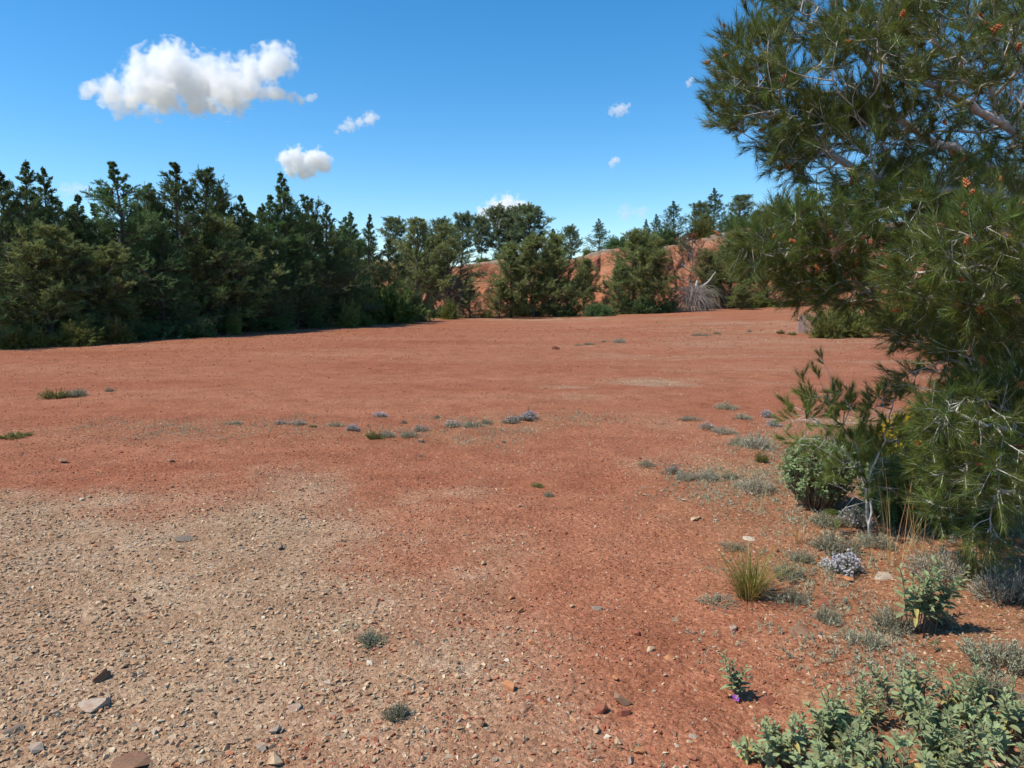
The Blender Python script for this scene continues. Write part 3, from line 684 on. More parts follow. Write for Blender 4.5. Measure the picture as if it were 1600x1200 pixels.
# ------------------------------------------------------------------ shrubs along the wood and the bank
def twig_bush(seed, n, per, nl, nw, mat, zs=1.0, up=.25, tint=(1, 1, 1)):
    rng = np.random.default_rng(seed)
    d = unit(rng.normal(size=(n, 3))*np.array([1, 1, .8])+np.array([0, 0, up*3])); d[:, 2] = np.abs(d[:, 2])
    rr = rng.uniform(.45, 1.0, n)*(1+.25*vnoise(d[:, 0]*3+7, d[:, 1]*3, seed=seed))
    P = d*rr[:, None]*np.array([1, 1, zs]); b0 = P*.12*np.array([1, 1, 0])
    b = Bag(); b.add(*frusta(b0, P, .010, .004, 3))
    q = rng.uniform(.3, 1, (n, 4)); SP = (b0[:, None]+(P-b0)[:, None]*q[..., None]).reshape(-1, 3); SD = unit(np.repeat(d, 4, 0)+rng.normal(0, .5, (n*4, 3))+np.array([0, 0, .25]))
    tn = np.array(tint)*rng.uniform(.7, 1.3, (n*4, 1))*np.ones((1, 3))
    V, Fx, c = needles(SP, SD, rng.uniform(.1, .25, n*4), per, nl, nw, rng, (.4, 1.1), 0, .05, tn)
    return b.mesh('shrub_stems', M['stem']), mesh('shrub_foliage', V, Fx, mat, c)
SB_ = {'olive': twig_bush(201, 230, 16, .12, .020, M['shrub'], 1.1), 'olive2': twig_bush(202, 200, 16, .12, .020, M['shrub'], 1.35),
       'green': twig_bush(203, 230, 12, .12, .045, M['leafy'], 1.1), 'dark': twig_bush(204, 230, 16, .12, .020, M['needle'], .9), 'grey': twig_bush(205, 220, 16, .12, .018, M['thyme'], .9)}
def shrub(kind, u, vb, vt, wpx, label, name='shrub', group=None, Y=None):
    p = ground(u, vb) if Y is None else at(u, vb, Y); Yp = p[1]
    h = (vb-vt)/F_PX*Yp; w = wpx/2/F_PX*Yp; zs = {'olive': 1.1, 'olive2': 1.35, 'green': 1.1, 'dark': .9, 'grey': .9}[kind]*1.1
    th = thing(name, label, 'shrub', p, random.uniform(0, 6.28), (w, w, h/zs), group)
    obj('stem', SB_[kind][0], th); obj('foliage', SB_[kind][1], th); return th
for k, u, vb, vt, wp, lab in [
 ('olive', 24, 544, 508, 60, 'yellow-green shrub at the left edge under the dark pines'),
 ('olive', 62, 542, 512, 50, 'low olive shrub second from the left edge'),
 ('olive', 118, 540, 498, 80, 'broad olive shrub below the shorter pine at left'),
 ('olive', 178, 536, 494, 70, 'olive shrub below the highest left pine'),
 ('dark', 218, 532, 500, 60, 'dark shrub right of the olive shrub below the highest pine'),
 ('olive2', 366, 523, 478, 30, 'small upright yellow-green sapling alone before the dark wood'),
 ('olive2', 505, 512, 466, 44, 'upright olive shrub left of the rounded sapling at the wood edge'),
 ('olive2', 546, 511, 460, 48, 'rounded olive sapling at the wood edge'),
 ('green', 569, 510, 486, 32, 'bright leafy plant right of the rounded sapling'),
 ('green', 612, 505, 436, 90, 'light green broadleaf shrub at the right end of the wood'),
 ('dark', 648, 502, 448, 60, 'dark shrub under the thin pointed pine'),
 ('olive', 702, 499, 462, 34, 'small green shrub at the foot of the wispy pine'),
 ('dark', 480, 513, 492, 60, 'low dark shrub at the wood edge below the spire'),
 ('dark', 300, 527, 500, 90, 'low dark undergrowth shrub at the wood edge, left of the lone sapling'),
 ('dark', 420, 517, 492, 80, 'low dark undergrowth shrub at the wood edge, right of the lone sapling'),
 ('dark', 935, 493, 470, 60, 'low shrub between the apart pine and the right clump'),
 ('dark', 855, 493, 470, 70, 'dark low shrub under the big pine clump'),
 ('olive', 820, 494, 474, 70, 'olive low shrub under the big pine clump'),
]: shrub(k, u, vb, vt, wp, lab)
for u, vt, wp, Yt, lab in [(1318, 455, 120, 30, 'low pine shrub on the far edge of the flat behind the near pine'), (1295, 480, 60, 29, 'small shrub beside the wire cage'), (1400, 452, 110, 33, 'bushy shrub behind the near pine toward the right'), (1520, 440, 150, 32, 'tall shrub behind the near pine at the right edge')]:
    q = at(u, 500, Yt); q[2] = float(gz(q[0], q[1])); tp = at(u, vt, Yt)[2]
    th = thing('shrub', lab, 'shrub', q, random.uniform(0, 6), (wp/2/F_PX*Yt,)*2+((tp-q[2])/1.2,)); obj('stem', SB_['olive'][0], th); obj('foliage', SB_['olive'][1], th)

for k, u, w_, h_, lab in [('dark', 652, 40, 22, 'low dark shrub on the bank lip, farthest left'), ('olive', 690, 36, 18, 'olive shrub on the bank lip behind the wispy pine'), ('dark', 756, 34, 14, 'low dark shrub on the bank lip above the bare gully'), ('dark', 790, 46, 26, 'dark shrub on the bank lip left of the tall bank pines'), ('olive', 826, 40, 24, 'olive shrub on the bank lip under the tall bank pines'), ('dark', 858, 40, 26, 'dark shrub on the bank lip right of the tall bank pines'), ('olive', 918, 18, 12, 'single small round shrub on the bare lip of the red slope'), ('dark', 965, 50, 22, 'dark shrub on the bank lip right of the bare red slope'), ('olive', 1000, 50, 26, 'olive shrub on the bank lip behind the right clump'), ('dark', 1040, 60, 34, 'dark shrub on the bank lip under the big dark pine'), ('olive', 1095, 60, 30, 'olive shrub on the bank lip under the tallest bank pine'), ('dark', 1150, 60, 30, 'dark shrub on the bank lip under the umbrella pine'), ('dark', 1200, 60, 34, 'dark shrub on the bank lip beside the near pine')]:
    Yl = 69.5; x_ = at(u, 400, Yl)[0]; Yl = float(foot(x_))+5.0; x_ = at(u, 400, Yl)[0]; kk = Yl/F_PX
    th = thing('shrub', lab, 'shrub', (x_, Yl, base_z(x_, Yl)-.05), u*.7, (w_/2*kk, w_/2*kk, h_*kk)); obj('stem', SB_[k][0], th); obj('foliage', SB_[k][1], th)
for k, u, w_, h_, Yl, lab in [('dark', 885, 50, 20, 60, 'low dark shrub at the foot of the big clump, right end'), ('olive', 945, 40, 14, 60, 'low olive shrub at the foot of the red slope'), ('dark', 1003, 70, 30, 59.5, 'dark shrub at the foot of the right clump'), ('dark', 1045, 50, 26, 60, 'dark shrub just left of the brush pile'), ('olive', 760, 24, 10, 60, 'tiny olive shrub at the foot of the bare gully'), ('dark', 690, 50, 24, 60, 'dark shrub at the foot of the bank left of the wispy pine'), ('olive', 1185, 60, 22, 63, 'low olive shrub at the right end of the bank foot')]:
    x_ = at(u, 480, Yl)[0]; kk = Yl/F_PX
    th = thing('shrub', lab, 'shrub', (x_, Yl, base_z(x_, Yl)-.03), u*.3, (w_/2*kk, w_/2*kk, h_*kk)); obj('stem', SB_[k][0], th); obj('foliage', SB_[k][1], th)

# the heap of dead branches before the half-dead pine
def brush_pile():
    rng = np.random.default_rng(55); p = at(1092, 489, 59.5); p[2] = float(gz(p[0], p[1])); k = p[1]/F_PX; r = 38*k; h = 38*k
    th = thing('brush_pile', 'heap of bleached grey dead branches at the foot of the bank', 'brush pile', p)
    n = 520; a = rng.uniform(0, 2*np.pi, n); s = rng.uniform(.25, 1.15, n)*(1+.3*vnoise(np.cos(a)*2, np.sin(a)*2, seed=8)); b = Bag()
    tops = np.stack([rng.normal(-.12*r, .16*r, n), rng.normal(0, .2*r, n), h*rng.uniform(.3, 1.05, n)], 1)
    prev = tops; dirn = np.stack([np.cos(a)*.9, np.sin(a)*.7, rng.uniform(-.5, .5, n)], 1)
    for q in range(5):
        dirn = unit(dirn+np.array([0, 0, -.28])+rng.normal(0, .17, (n, 3))); nxt = prev+dirn*(r*s*.27)[:, None]; nxt[:, 2] = np.maximum(nxt[:, 2], .02); b.add(*frusta(prev, nxt, .017-.0028*q, .0145-.0028*q, 3)); prev = nxt
    obj('twigs', b.mesh('twigs', M['bark_grey']), th)
    b = Bag(); b.add(*tube([(-.15*r, 0, h*.55), (-.13*r, 0, h*1.1), (-.1*r, 0, h*1.25)], [.12, .11, .09], 7)); obj('stump', b.mesh('stump', M['bark_pale'], True), th)
    b = Bag(); b.add(*tube([(-.05*r, 0, h*.9), (.35*r, 0, h*1.2), (.62*r, -.1, h*1.6)], [.08, .06, .03], 6)); obj('branch', b.mesh('branch', M['bark_pale'], True), th)
brush_pile()
def wire_cage():
    p = ground(1266, 500); k = p[1]/F_PX; w, h = 25*k, 27*k
    th = thing('wire_cage', 'small square wire mesh tree guard on the far edge of the flat', 'wire cage', p)
    a = w/2; cs = [(-a, -a), (a, -a), (a, a), (-a, a)]
    for c in cs:
        b = Bag(); b.add(*tube([(c[0], c[1], 0), (c[0], c[1], h)], [.02, .02], 5)); obj('post', b.mesh('post', M['wire']), th)
    for q in range(4):
        c, d = np.array(cs[q]), np.array(cs[(q+1) % 4]); b = Bag()
        hh = np.linspace(.02, h, 9); b.add(*frusta([(c[0], c[1], z) for z in hh], [(d[0], d[1], z) for z in hh], .006, .006, 3))
        tt_ = np.linspace(.1, .9, 8); b.add(*frusta([(*(c+(d-c)*t), 0) for t in tt_], [(*(c+(d-c)*t), h) for t in tt_], .006, .006, 3))
        obj('mesh_panel', b.mesh('mesh_panel', M['wire']), th)
wire_cage()

# ------------------------------------------------------------------ the near pine on the right
def grow(root_nodes, root_par, pts, axis_pt, order_key, rng, bend=.35):
    """attach attractor points one by one to the nearest node of the growing tree"""
    n = len(root_nodes); A = np.zeros((60000, 3)); A[:n] = root_nodes; PA = np.zeros(60000, int); PA[:n] = root_par; C = np.zeros(60000)
    for k in range(1, n): C[k] = C[PA[k]]+np.linalg.norm(A[k]-A[PA[k]])
    for j in np.argsort(order_key):
        p = pts[j]; dv = A[:n]-p; d = np.sqrt(np.einsum('ij,ij->i', dv, dv))
        k = int(np.argmin(d+.18*C[:n])); v = p-A[k]; L_ = d[k]; last = k; m = max(1, int(L_/.16))
        od = A[k]-A[PA[k]] if k > 0 else v; od = od/max(np.linalg.norm(od), 1e-6)
        for q in range(1, m+1):
            t = q/m; c = A[k]+v*t+od*(L_*.35*bend*math.sin(math.pi*t))+(rng.normal(0, .008, 3) if q < m else 0)
            A[n] = c; PA[n] = last; C[n] = C[last]+np.linalg.norm(c-A[last]); last = n; n += 1
    A, PA = A[:n].copy(), PA[:n].copy(); kids = np.bincount(PA[1:], minlength=n); child = np.zeros(n, int); child[PA[1:]] = np.arange(1, n)
    one = np.where((kids >= 1) & (np.arange(n) >= len(root_nodes)))[0]
    for _ in range(4): A[one] = A[one]*.5+.25*(A[PA[one]]+A[child[one]])
    return A, PA
def skeleton_mesh(N, PA, rmin, expo, k, skip=1):
    n = len(N); w = np.zeros(n); kids = np.bincount(PA[1:], minlength=n)
    w[kids == 0] = 1
    for j in range(n-1, 0, -1): w[PA[j]] += w[j]
    r = rmin*np.maximum(w, 1)**expo
    idx = np.arange(skip, n); b = Bag()
    rp = np.minimum(r[PA[idx]], r[idx]*1.35)
    big = r[idx] > rmin*3.2
    if big.any(): b.add(*frusta(N[PA[idx][big]], N[idx][big]+(N[idx][big]-N[PA[idx][big]])*.06, rp[big], r[idx][big], 8))
    b.add(*frusta(N[PA[idx][~big]], N[idx][~big], rp[~big], r[idx][~big], k)); return b, kids, r

def near_pine():
    rng = np.random.default_rng(303)
    base = np.array([4.75, 5.7, 0.0]); base[2] = float(gz(base[0], base[1]))-.05
    th = thing('near_pine', 'large near pine with long green needles and orange pollen cones, filling the right', 'tree', base)
    lobes = [  # u, v, depth, radius x px, radius y px, radius depth m, points
     (1290, 105, 5.3, 155, 110, .75, 210), (1330, 0, 5.4, 170, 90, .8, 150), (1480, 50, 4.9, 150, 110, .8, 200), (1175, 120, 5.3, 58, 85, .35, 60),
     (1150, 165, 5.2, 42, 60, .25, 30), (1330, 235, 5.2, 130, 85, .6, 150), (1250, 200, 5.2, 90, 70, .5, 80), (1500, 190, 5.3, 125, 90, .5, 48), (1520, 310, 5.0, 110, 60, .55, 70),
     (1290, 372, 4.8, 110, 62, .5, 120), (1205, 392, 4.7, 62, 42, .35, 55), (1400, 330, 4.9, 90, 60, .5, 80), (1320, 452, 4.9, 95, 38, .4, 75),
     (1545, 390, 3.9, 95, 75, .45, 130), (1460, 430, 4.2, 80, 60, .4, 90), (1570, 480, 3.9, 80, 60, .4, 70), (1440, 520, 4.8, 55, 30, .3, 26), (1540, 560, 4.4, 80, 30, .35, 40),
     (1520, 660, 3.9, 95, 60, .4, 74), (1570, 740, 3.7, 70, 60, .35, 52), (1490, 725, 3.9, 50, 40, .25, 24), (1420, 595, 4.6, 22, 18, .15, 6), (1490, 640, 4.3, 50, 40, .3, 40), (1560, 815, 3.9, 60, 40, .3, 20), (1490, 790, 4.3, 50, 40, .3, 18), (1590, 620, 4.0, 60, 60, .3, 50),
     (1720, 60, 5.6, 190, 170, .9, 170), (1720, 330, 5.4, 170, 130, .9, 120), (1720, 600, 4.8, 150, 150, .7, 130), (1900, 200, 6.2, 250, 300, 1.2, 180), (1560, -200, 5.8, 330, 170, 1.2, 220), (1800, 400, 7.2, 250, 250, .9, 120),
     (1350, -130, 5.6, 170, 90, .8, 110),
     (1560, 250, 6.0, 110, 110, .6, 110), (1470, 300, 6.0, 90, 60, .5, 60), (1580, 100, 5.9, 90, 110, .6, 80), (1410, 150, 6.0, 100, 80, .5, 60), (1540, 470, 5.4, 90, 70, .5, 60), (1560, 660, 4.9, 80, 90, .5, 80), (1500, 560, 5.0, 60, 40, .4, 24)]
    pts = []
    for u, v, Yd, rx, ry, rd, n in lobes:
        n = int(n*(2.05 if u < 1650 and v > -50 else .6)); q = unit(rng.normal(size=(n, 3)))*(rng.uniform(.25, 1, (n, 1))**.45)
        pts += [at(u+rx*a, v+ry*c, Yd+rd*b_) for a, b_, c in q]
    pts = np.array(pts)-base; pts = pts[pts[:, 2] > .35]
    # trunk and the main limbs that the photograph shows
    tr = [np.array([.04*math.sin(z*2), .05*math.sin(z*1.3), z]) for z in np.linspace(0, 5.2, 20)]
    nodes = list(tr); par = [0]+list(range(19))
    def limb(start_z, *px):
        k = int(np.argmin([abs(t[2]-start_z) for t in tr])); P_ = [nodes[k]]+[at(*q)-base for q in px]; last = k
        P_ = np.array(P_); g = np.linspace(0, 1, len(P_)); gg = np.linspace(0, 1, len(P_)*5)
        C_ = np.stack([np.interp(gg, g, P_[:, a]) for a in range(3)], 1)
        C_[1:-1] = (C_[:-2]+C_[1:-1]*2+C_[2:])/4; C_[1:-1] += rng.normal(0, .008, C_[1:-1].shape)
        for c in C_[1:]: nodes.append(c); par.append(last); last = len(nodes)-1
    limb(2.0, (1680, 262, 5.4), (1596, 212, 5.2), (1540, 180, 5.15), (1470, 140, 5.1), (1380, 95, 5.2), (1290, 60, 5.3))
    limb(2.0, (1680, 262, 5.35), (1560, 185, 5.2), (1548, 140, 5.2), (1510, 80, 5.0))
    limb(1.75, (1690, 330, 5.3), (1560, 265, 5.2), (1440, 210, 5.2), (1360, 150, 5.25), (1240, 140, 5.3))
    limb(1.5, (1680, 350, 5.2), (1560, 300, 5.1), (1420, 300, 5.0), (1330, 262, 5.1), (1230, 190, 5.2))
    limb(1.35, (1700, 390, 5.2), (1540, 350, 5.0), (1400, 357, 4.9), (1290, 360, 4.8), (1215, 385, 4.7))
    limb(1.2, (1700, 440, 5.2), (1550, 440, 4.9), (1430, 440, 4.8), (1320, 455, 4.85))
    limb(1.1, (1700, 470, 4.6), (1620, 450, 4.1), (1560, 420, 3.9), (1470, 430, 4.1))
    limb(.9, (1700, 600, 4.6), (1620, 620, 4.2), (1540, 590, 4.2), (1430, 530, 4.7))
    limb(.8, (1720, 700, 4.3), (1620, 690, 3.9), (1540, 660, 3.85), (1470, 640, 3.9))
    limb(.7, (1740, 790, 4.2), (1640, 790, 3.8), (1560, 765, 3.75), (1490, 730, 3.85))
    nr = len(nodes)
    key = np.min(np.linalg.norm(pts[:, None]-np.array(nodes)[None, ::3], axis=2), 1)
    N, PA = grow(nodes, par, pts, base, key, rng, .3)
    b, kids, r = skeleton_mesh(N, PA, .0023, .475, 4)
    tb = b.mesh('trunk', M['bark_pale'], True); obj('trunk', tb, th)
    # shoots: at the ends and along the last twigs
    ends = np.where(kids == 0)[0]; 
    P, D = [], []
    for j in ends:
        d = unit((N[j]-N[PA[j]])[None])[0]
        for q in range(4):
            dd = d*.8+rng.normal(0, .42, 3)+np.array([-.12, -.1, .28]); P.append(N[j]-d*.02*q); D.append(dd)
        if rng.uniform() < .6: P.append(N[PA[j]]); D.append(d+rng.normal(0, .5, 3)+np.array([0, 0, .2]))
    P = np.array(P); D = unit(np.array(D)); n = len(P)
    near = np.linalg.norm(P+base-np.array([0, 0, EYE]), axis=1)
    Ls = rng.uniform(.08, .17, n)
    tn = rng.uniform(.72, 1.25, (n, 1))*np.stack([rng.uniform(.85, 1.25, n), np.ones(n), rng.uniform(.75, 1.1, n)], 1)
    V, Fx, c = needles(P, D, Ls, 54, .080, .0029, rng, (.25, .8), .0, .02, tn)
    b = Bag(); b.add(*frusta(P, P+D*Ls[:, None], .0022, .0012, 3)); obj('twigs', b.mesh('twigs', M['bark_pale']), th)
    obj('crown', mesh('crown', V, Fx, M['needle_near'], c), th)
    # pollen cones on the shoot tips that face the light
    cone_b = Bag(); cr = np.random.default_rng(9); oc = np.array([(1, 0, 0), (-1, 0, 0), (0, 1, 0), (0, -1, 0), (0, 0, 1), (0, 0, -1)], float)
    of = np.array([(0, 2, 4), (2, 1, 4), (1, 3, 4), (3, 0, 4), (2, 0, 5), (1, 2, 5), (3, 1, 5), (0, 3, 5)])
    for q in range(22):
        a = q*2.4; z = q/22; d = np.array([math.cos(a), math.sin(a), .5]); ctr = d*np.array([.30, .30, 0])*(1-.45*z)+np.array([0, 0, z*1.0])
        cone_b.add(oc*np.array([.15, .15, .2])*cr.uniform(.85, 1.15)+ctr, of)
    cm = cone_b.mesh('pollen_cone', M['pollen'], True)
    inframe = []
    for j in range(0, n):
        w = P[j]+D[j]*Ls[j]+base; 
        yc = w-np.array([0, 0, EYE]); fw = yc[1]*CA-yc[2]*SA
        uu = CX+F_PX*yc[0]/fw; vv = CY-F_PX*(yc[2]*CA+yc[1]*SA)/fw
        if -20 < vv < 760 and uu < 1640: inframe.append(j)
    rng.shuffle(inframe)
    for j in inframe[:210]:
        d = Vector(D[j]+np.array([0, 0, .2])); o = obj('pollen_cone', cm, th, P[j]+D[j]*Ls[j]*.9, d.to_track_quat('Z', 'Y').to_euler(), float(rng.uniform(.022, .052)))
near_pine()

# ------------------------------------------------------------------ low herbs, tufts and rockroses
def flower_mesh(seed, n, mat, size, zs=.9, petals=5, tips=None):
    rng = np.random.default_rng(seed); d = unit(rng.normal(size=(n, 3))+np.array([0, 0, .9])); d[:, 2] = np.abs(d[:, 2])
    P = d*rng.uniform(.85, 1.04, (n, 1))*np.array([1, 1, zs]); D = unit(d+np.array([0, 0, .6]))
    if tips is not None: P = HTIPS[tips][rng.permutation(len(HTIPS[tips]))[:n]]+rng.normal(0, .03, (min(n, len(HTIPS[tips])), 3)); n = len(P); D = unit(rng.normal(0, .3, (n, 3))+np.array([0, 0, 1.0]))
    V, Fx, c = needles(P, D, np.full(n, .01), petals, size, size*.9, rng, (.7, 1.4), 0, 0, rng.uniform(.8, 1.2, (n, 1))*np.ones((1, 3)))
    V = V.reshape(-1, 3, 3); V = np.concatenate([V[:, 2:], V[:, :1], V[:, 1:2]], 1).reshape(-1, 3)   # petals broad at the outside
    return mesh('flowers', V, Fx, mat, c)
def herb_mesh(seed, n, per, nl, nw, mat, zs=.9):
    rng = np.random.default_rng(seed); n = int(n*1.5); a = rng.uniform(0, 2*np.pi, n); r = np.sqrt(rng.uniform(0, 1, n))*(1+.38*vnoise(np.cos(a)*1.7+seed, np.sin(a)*1.7, seed=seed))
    x, y = np.cos(a)*r, np.sin(a)*r; hh = (.28+.72*np.clip(1-r*r, 0, 1)**.7)*rng.uniform(.45, 1.1, n)*(1+.35*vnoise(x*3, y*3, seed=seed+1))
    keep = (rng.uniform(size=n) < .55+.6*vnoise(x*2.6, y*2.6, seed=seed+2)+.35); x, y, hh, a, r = x[keep], y[keep], hh[keep], a[keep], r[keep]; n = len(x)
    P0 = np.stack([x*.62, y*.62, np.zeros(n)], 1); P1 = np.stack([x, y, hh], 1)+rng.normal(0, .06, (n, 3))*np.array([1, 1, .3])
    b = Bag(); b.add(*frusta(P0, P1, .012, .006, 3)); D = unit(P1-P0); L_ = np.linalg.norm(P1-P0, axis=1)
    V, Fx, c = needles(P0, D, L_, per+3, nl*.85, nw*.8, rng, (.5, 1.3), .15, .05, rng.uniform(.65, 1.35, (n, 1))*np.ones((1, 3)))
    HTIPS[seed] = P1; return b.mesh('herb_stems', M['stem']), mesh('herb_foliage', V, Fx, mat, c)
HTIPS = {}
HB = {'grey': herb_mesh(301, 130, 11, .13, .040, M['thyme'], .9), 'green': herb_mesh(302, 130, 12, .16, .045, M['shrub'], .9),
      'blue': herb_mesh(303, 150, 9, .17, .030, M['rosemary'], .95), 'dense': herb_mesh(304, 220, 12, .11, .042, M['thyme'], .85)}
FL = {'lilac': flower_mesh(311, 190, M['lilac'], .10, tips=304), 'white': flower_mesh(312, 330, M['white_lilac'], .10, petals=7, tips=304), 'few': flower_mesh(313, 70, M['lilac'], .085, tips=301)}
def herb(kind, u, vb, w, h, label, fl=None, name='thyme_clump', cat='herb', group=None):
    p = ground(u, vb); k = np.linalg.norm(p-np.array([0, 0, EYE]))/F_PX
    th = thing(name, label, cat, (p[0], p[1]+w*k*.3, float(gz(p[0], p[1]+w*k*.3))-.004), random.uniform(0, 6.28), (w/2*k*1.15, w/2*k*1.15*random.uniform(.75, 1.0), h*k*.78), group)
    obj('stems', HB[kind][0], th); obj('foliage', HB[kind][1], th)
    if fl: obj('flowers', FL[fl], th)['kind'] = 'stuff'
for a in [
 ('green', 78, 624, 44, 16, 'yellowish low plant on the red flat near the left edge'),
 ('dense', 112, 621, 34, 13, 'darker low plant joined to the yellowish one near the left edge'),
 ('grey', 169, 612, 16, 7, 'tiny dark tuft right of the low plants near the left edge'),
 ('green', 12, 686, 46, 9, 'flat green mat at the left edge of the red flat'),
 ('grey', 362, 664, 28, 7, 'small green-grey mat at the left end of the herb row'),
 ('grey', 437, 664, 18, 8, 'first lilac-dotted thyme in the herb row', 'few'),
 ('grey', 462, 665, 26, 9, 'second lilac-dotted thyme in the herb row', 'few'),
 ('green', 488, 668, 14, 5, 'tiny green sprout in the herb row'),
 ('grey', 524, 667, 24, 8, 'grey thyme left of the round lilac thyme'),
 ('dense', 549, 674, 20, 12, 'round lilac flowering thyme in the herb row', 'lilac'),
 ('grey', 593, 652, 22, 9, 'lilac thyme set back behind the herb row', 'lilac'),
 ('grey', 631, 662, 12, 8, 'small grey tuft in the middle of the herb row'),
 ('grey', 682, 654, 14, 7, 'small grey tuft set back behind the herb row'),
 ('green', 583, 687, 32, 15, 'olive green tuft in front of the herb row'),
 ('blue', 604, 684, 24, 16, 'grey tuft clinging to the olive green tuft'),
 ('grey', 637, 684, 32, 13, 'thyme with grey leaves left of the tan stone'),
 ('grey', 656, 675, 24, 13, 'grey thyme behind the tan stone', 'few'),
 ('grey', 708, 668, 34, 12, 'lilac-grey thyme in the right half of the herb row', 'few'),
 ('grey', 738, 668, 34, 12, 'flat grey thyme in the right half of the herb row'),
 ('grey', 760, 663, 26, 11, 'low grey thyme just left of the longest thyme clump'),
 ('dense', 800, 662, 30, 14, 'left half of the long thyme clump ending the herb row', 'few'),
 ('dense', 826, 658, 34, 16, 'right half of the long thyme clump ending the herb row', 'lilac'),
 ('green', 826, 653, 9, 22, 'single upright green sprig on the long thyme clump'),
 ('grey', 657, 714, 9, 5, 'tiny tuft below the tan stone'),
 ('grey', 788, 692, 11, 5, 'tiny tuft below the long thyme clump'),
 ('dense', 858, 777, 18, 11, 'small round grey-green tuft alone on red earth'),
 ('green', 840, 762, 24, 8, 'sparse sprouts behind the small round tuft'),
 ('blue', 969, 536, 22, 11, 'round grey tuft on the far red flat'),
 ('grey', 921, 539, 22, 5, 'flat mat left of the round grey tuft on the far flat'),
 ('grey', 904, 540, 14, 4, 'smaller flat mat beside the dark red clod'),
 ('grey', 944, 535, 11, 5, 'tiny dark tuft between the flat mat and the round tuft'),
 ('grey', 1098, 525, 30, 6, 'flat dry mat on the far right flat'),
 ('grey', 1122, 522, 14, 6, 'small dry tuft right of the flat dry mat'),
 ('green', 1222, 516, 16, 8, 'small green tuft left of the wire cage'),
 ('green', 1240, 515, 14, 7, 'green tuft next to the wire cage'),
 ('grey', 1172, 519, 10, 6, 'tiny dry tuft between the dry mat and the cage'),
 ('grey', 1138, 641, 38, 13, 'dry grey herb highest on the right slope of herbs'),
 ('grey', 1165, 656, 36, 12, 'dry grey herb left of the lilac pair'),
 ('dense', 1200, 653, 20, 14, 'upper clump of the lilac pair by the pine sapling', 'lilac'),
 ('dense', 1210, 667, 22, 13, 'lower clump of the lilac pair by the pine sapling', 'lilac'),
 ('grey', 1080, 658, 34, 8, 'flat sparse herb left of the dry grey herbs'),
 ('grey', 1108, 672, 30, 12, 'lilac-tinged herb above the blue-grey thyme', 'few'),
 ('blue', 1134, 679, 38, 15, 'grey wiry herb above the blue-grey thyme'),
 ('blue', 1188, 702, 52, 32, 'largest blue-grey thyme left of the round bush'),
 ('grey', 1160, 697, 32, 20, 'grey thyme leaning on the largest blue-grey thyme'),
 ('green', 1192, 724, 22, 24, 'leafy green sprout above the straw tuft'),
 ('grey', 1012, 731, 32, 11, 'olive tuft at the left end of the lower thyme row'),
 ('grey', 1052, 741, 28, 17, 'lilac-topped thyme in the lower thyme row', 'few'),
 ('blue', 1078, 752, 38, 22, 'pale wiry thyme in the lower thyme row'),
 ('blue', 1112, 752, 38, 24, 'upright pale thyme in the middle of the lower thyme row'),
 ('dense', 1144, 750, 30, 14, 'dark green thyme at the right end of the lower thyme row'),
 ('blue', 1190, 772, 58, 30, 'straw-coloured tuft beside the round bush'),
 ('dense', 1298, 826, 46, 24, 'grey-green mat just below the round bush'),
 ('dense', 1340, 826, 46, 32, 'thyme with a few pale flowers right of the round bush foot', 'few'),
 ('dense', 1318, 870, 70, 32, 'broad grey-green thyme above the white-lilac thyme'),
 ('dense', 1378, 860, 54, 26, 'grey thyme mat near the dark shade of the pine'),
 ('dense', 1325, 902, 46, 36, 'white-lilac thyme in full flower, brightest of all', 'white'),
 ('dense', 1258, 882, 38, 24, 'small dark thyme left of the white-lilac thyme'),
 ('dense', 1238, 907, 46, 24, 'thyme mat right of the grass tuft'),
 ('grey', 1150, 862, 44, 14, 'thin green sprouts behind the grass tuft'),
 ('grey', 1248, 945, 52, 22, 'low thyme below the thyme mat right of the grass tuft'),
 ('dense', 1298, 976, 36, 28, 'small dark green thyme above the flat stones'),
 ('grey', 1128, 950, 60, 14, 'thin flat herb left of the grass tuft foot'),
 ('grey', 1360, 1015, 60, 26, 'thin wispy sprouts above the big rockrose'),
 ('dense', 1408, 992, 60, 34, 'grey-green thyme at the left foot of the leafy rockrose'),
 ('dense', 1476, 982, 46, 30, 'green thyme at the right foot of the leafy rockrose'),
 ('blue', 1490, 915, 90, 46, 'straggly grey herb behind the leafy rockrose'),
 ('dense', 1590, 1060, 100, 46, 'grey-green thyme cut by the right edge'),
 ('dense', 1560, 1100, 60, 44, 'lower grey-green thyme near the right edge'),
 ('blue', 1596, 950, 84, 66, 'grey spiky lavender bush cut by the right edge'),
 ('dense', 576, 1011, 42, 24, 'dark grey-green tuft alone on the gravel'),
 ('dense', 618, 1130, 40, 28, 'grey tuft near the bottom edge on the gravel'),
 ('grey', 545, 985, 40, 6, 'sparse green sprouts left behind the gravel tuft'),
]: herb(*a)
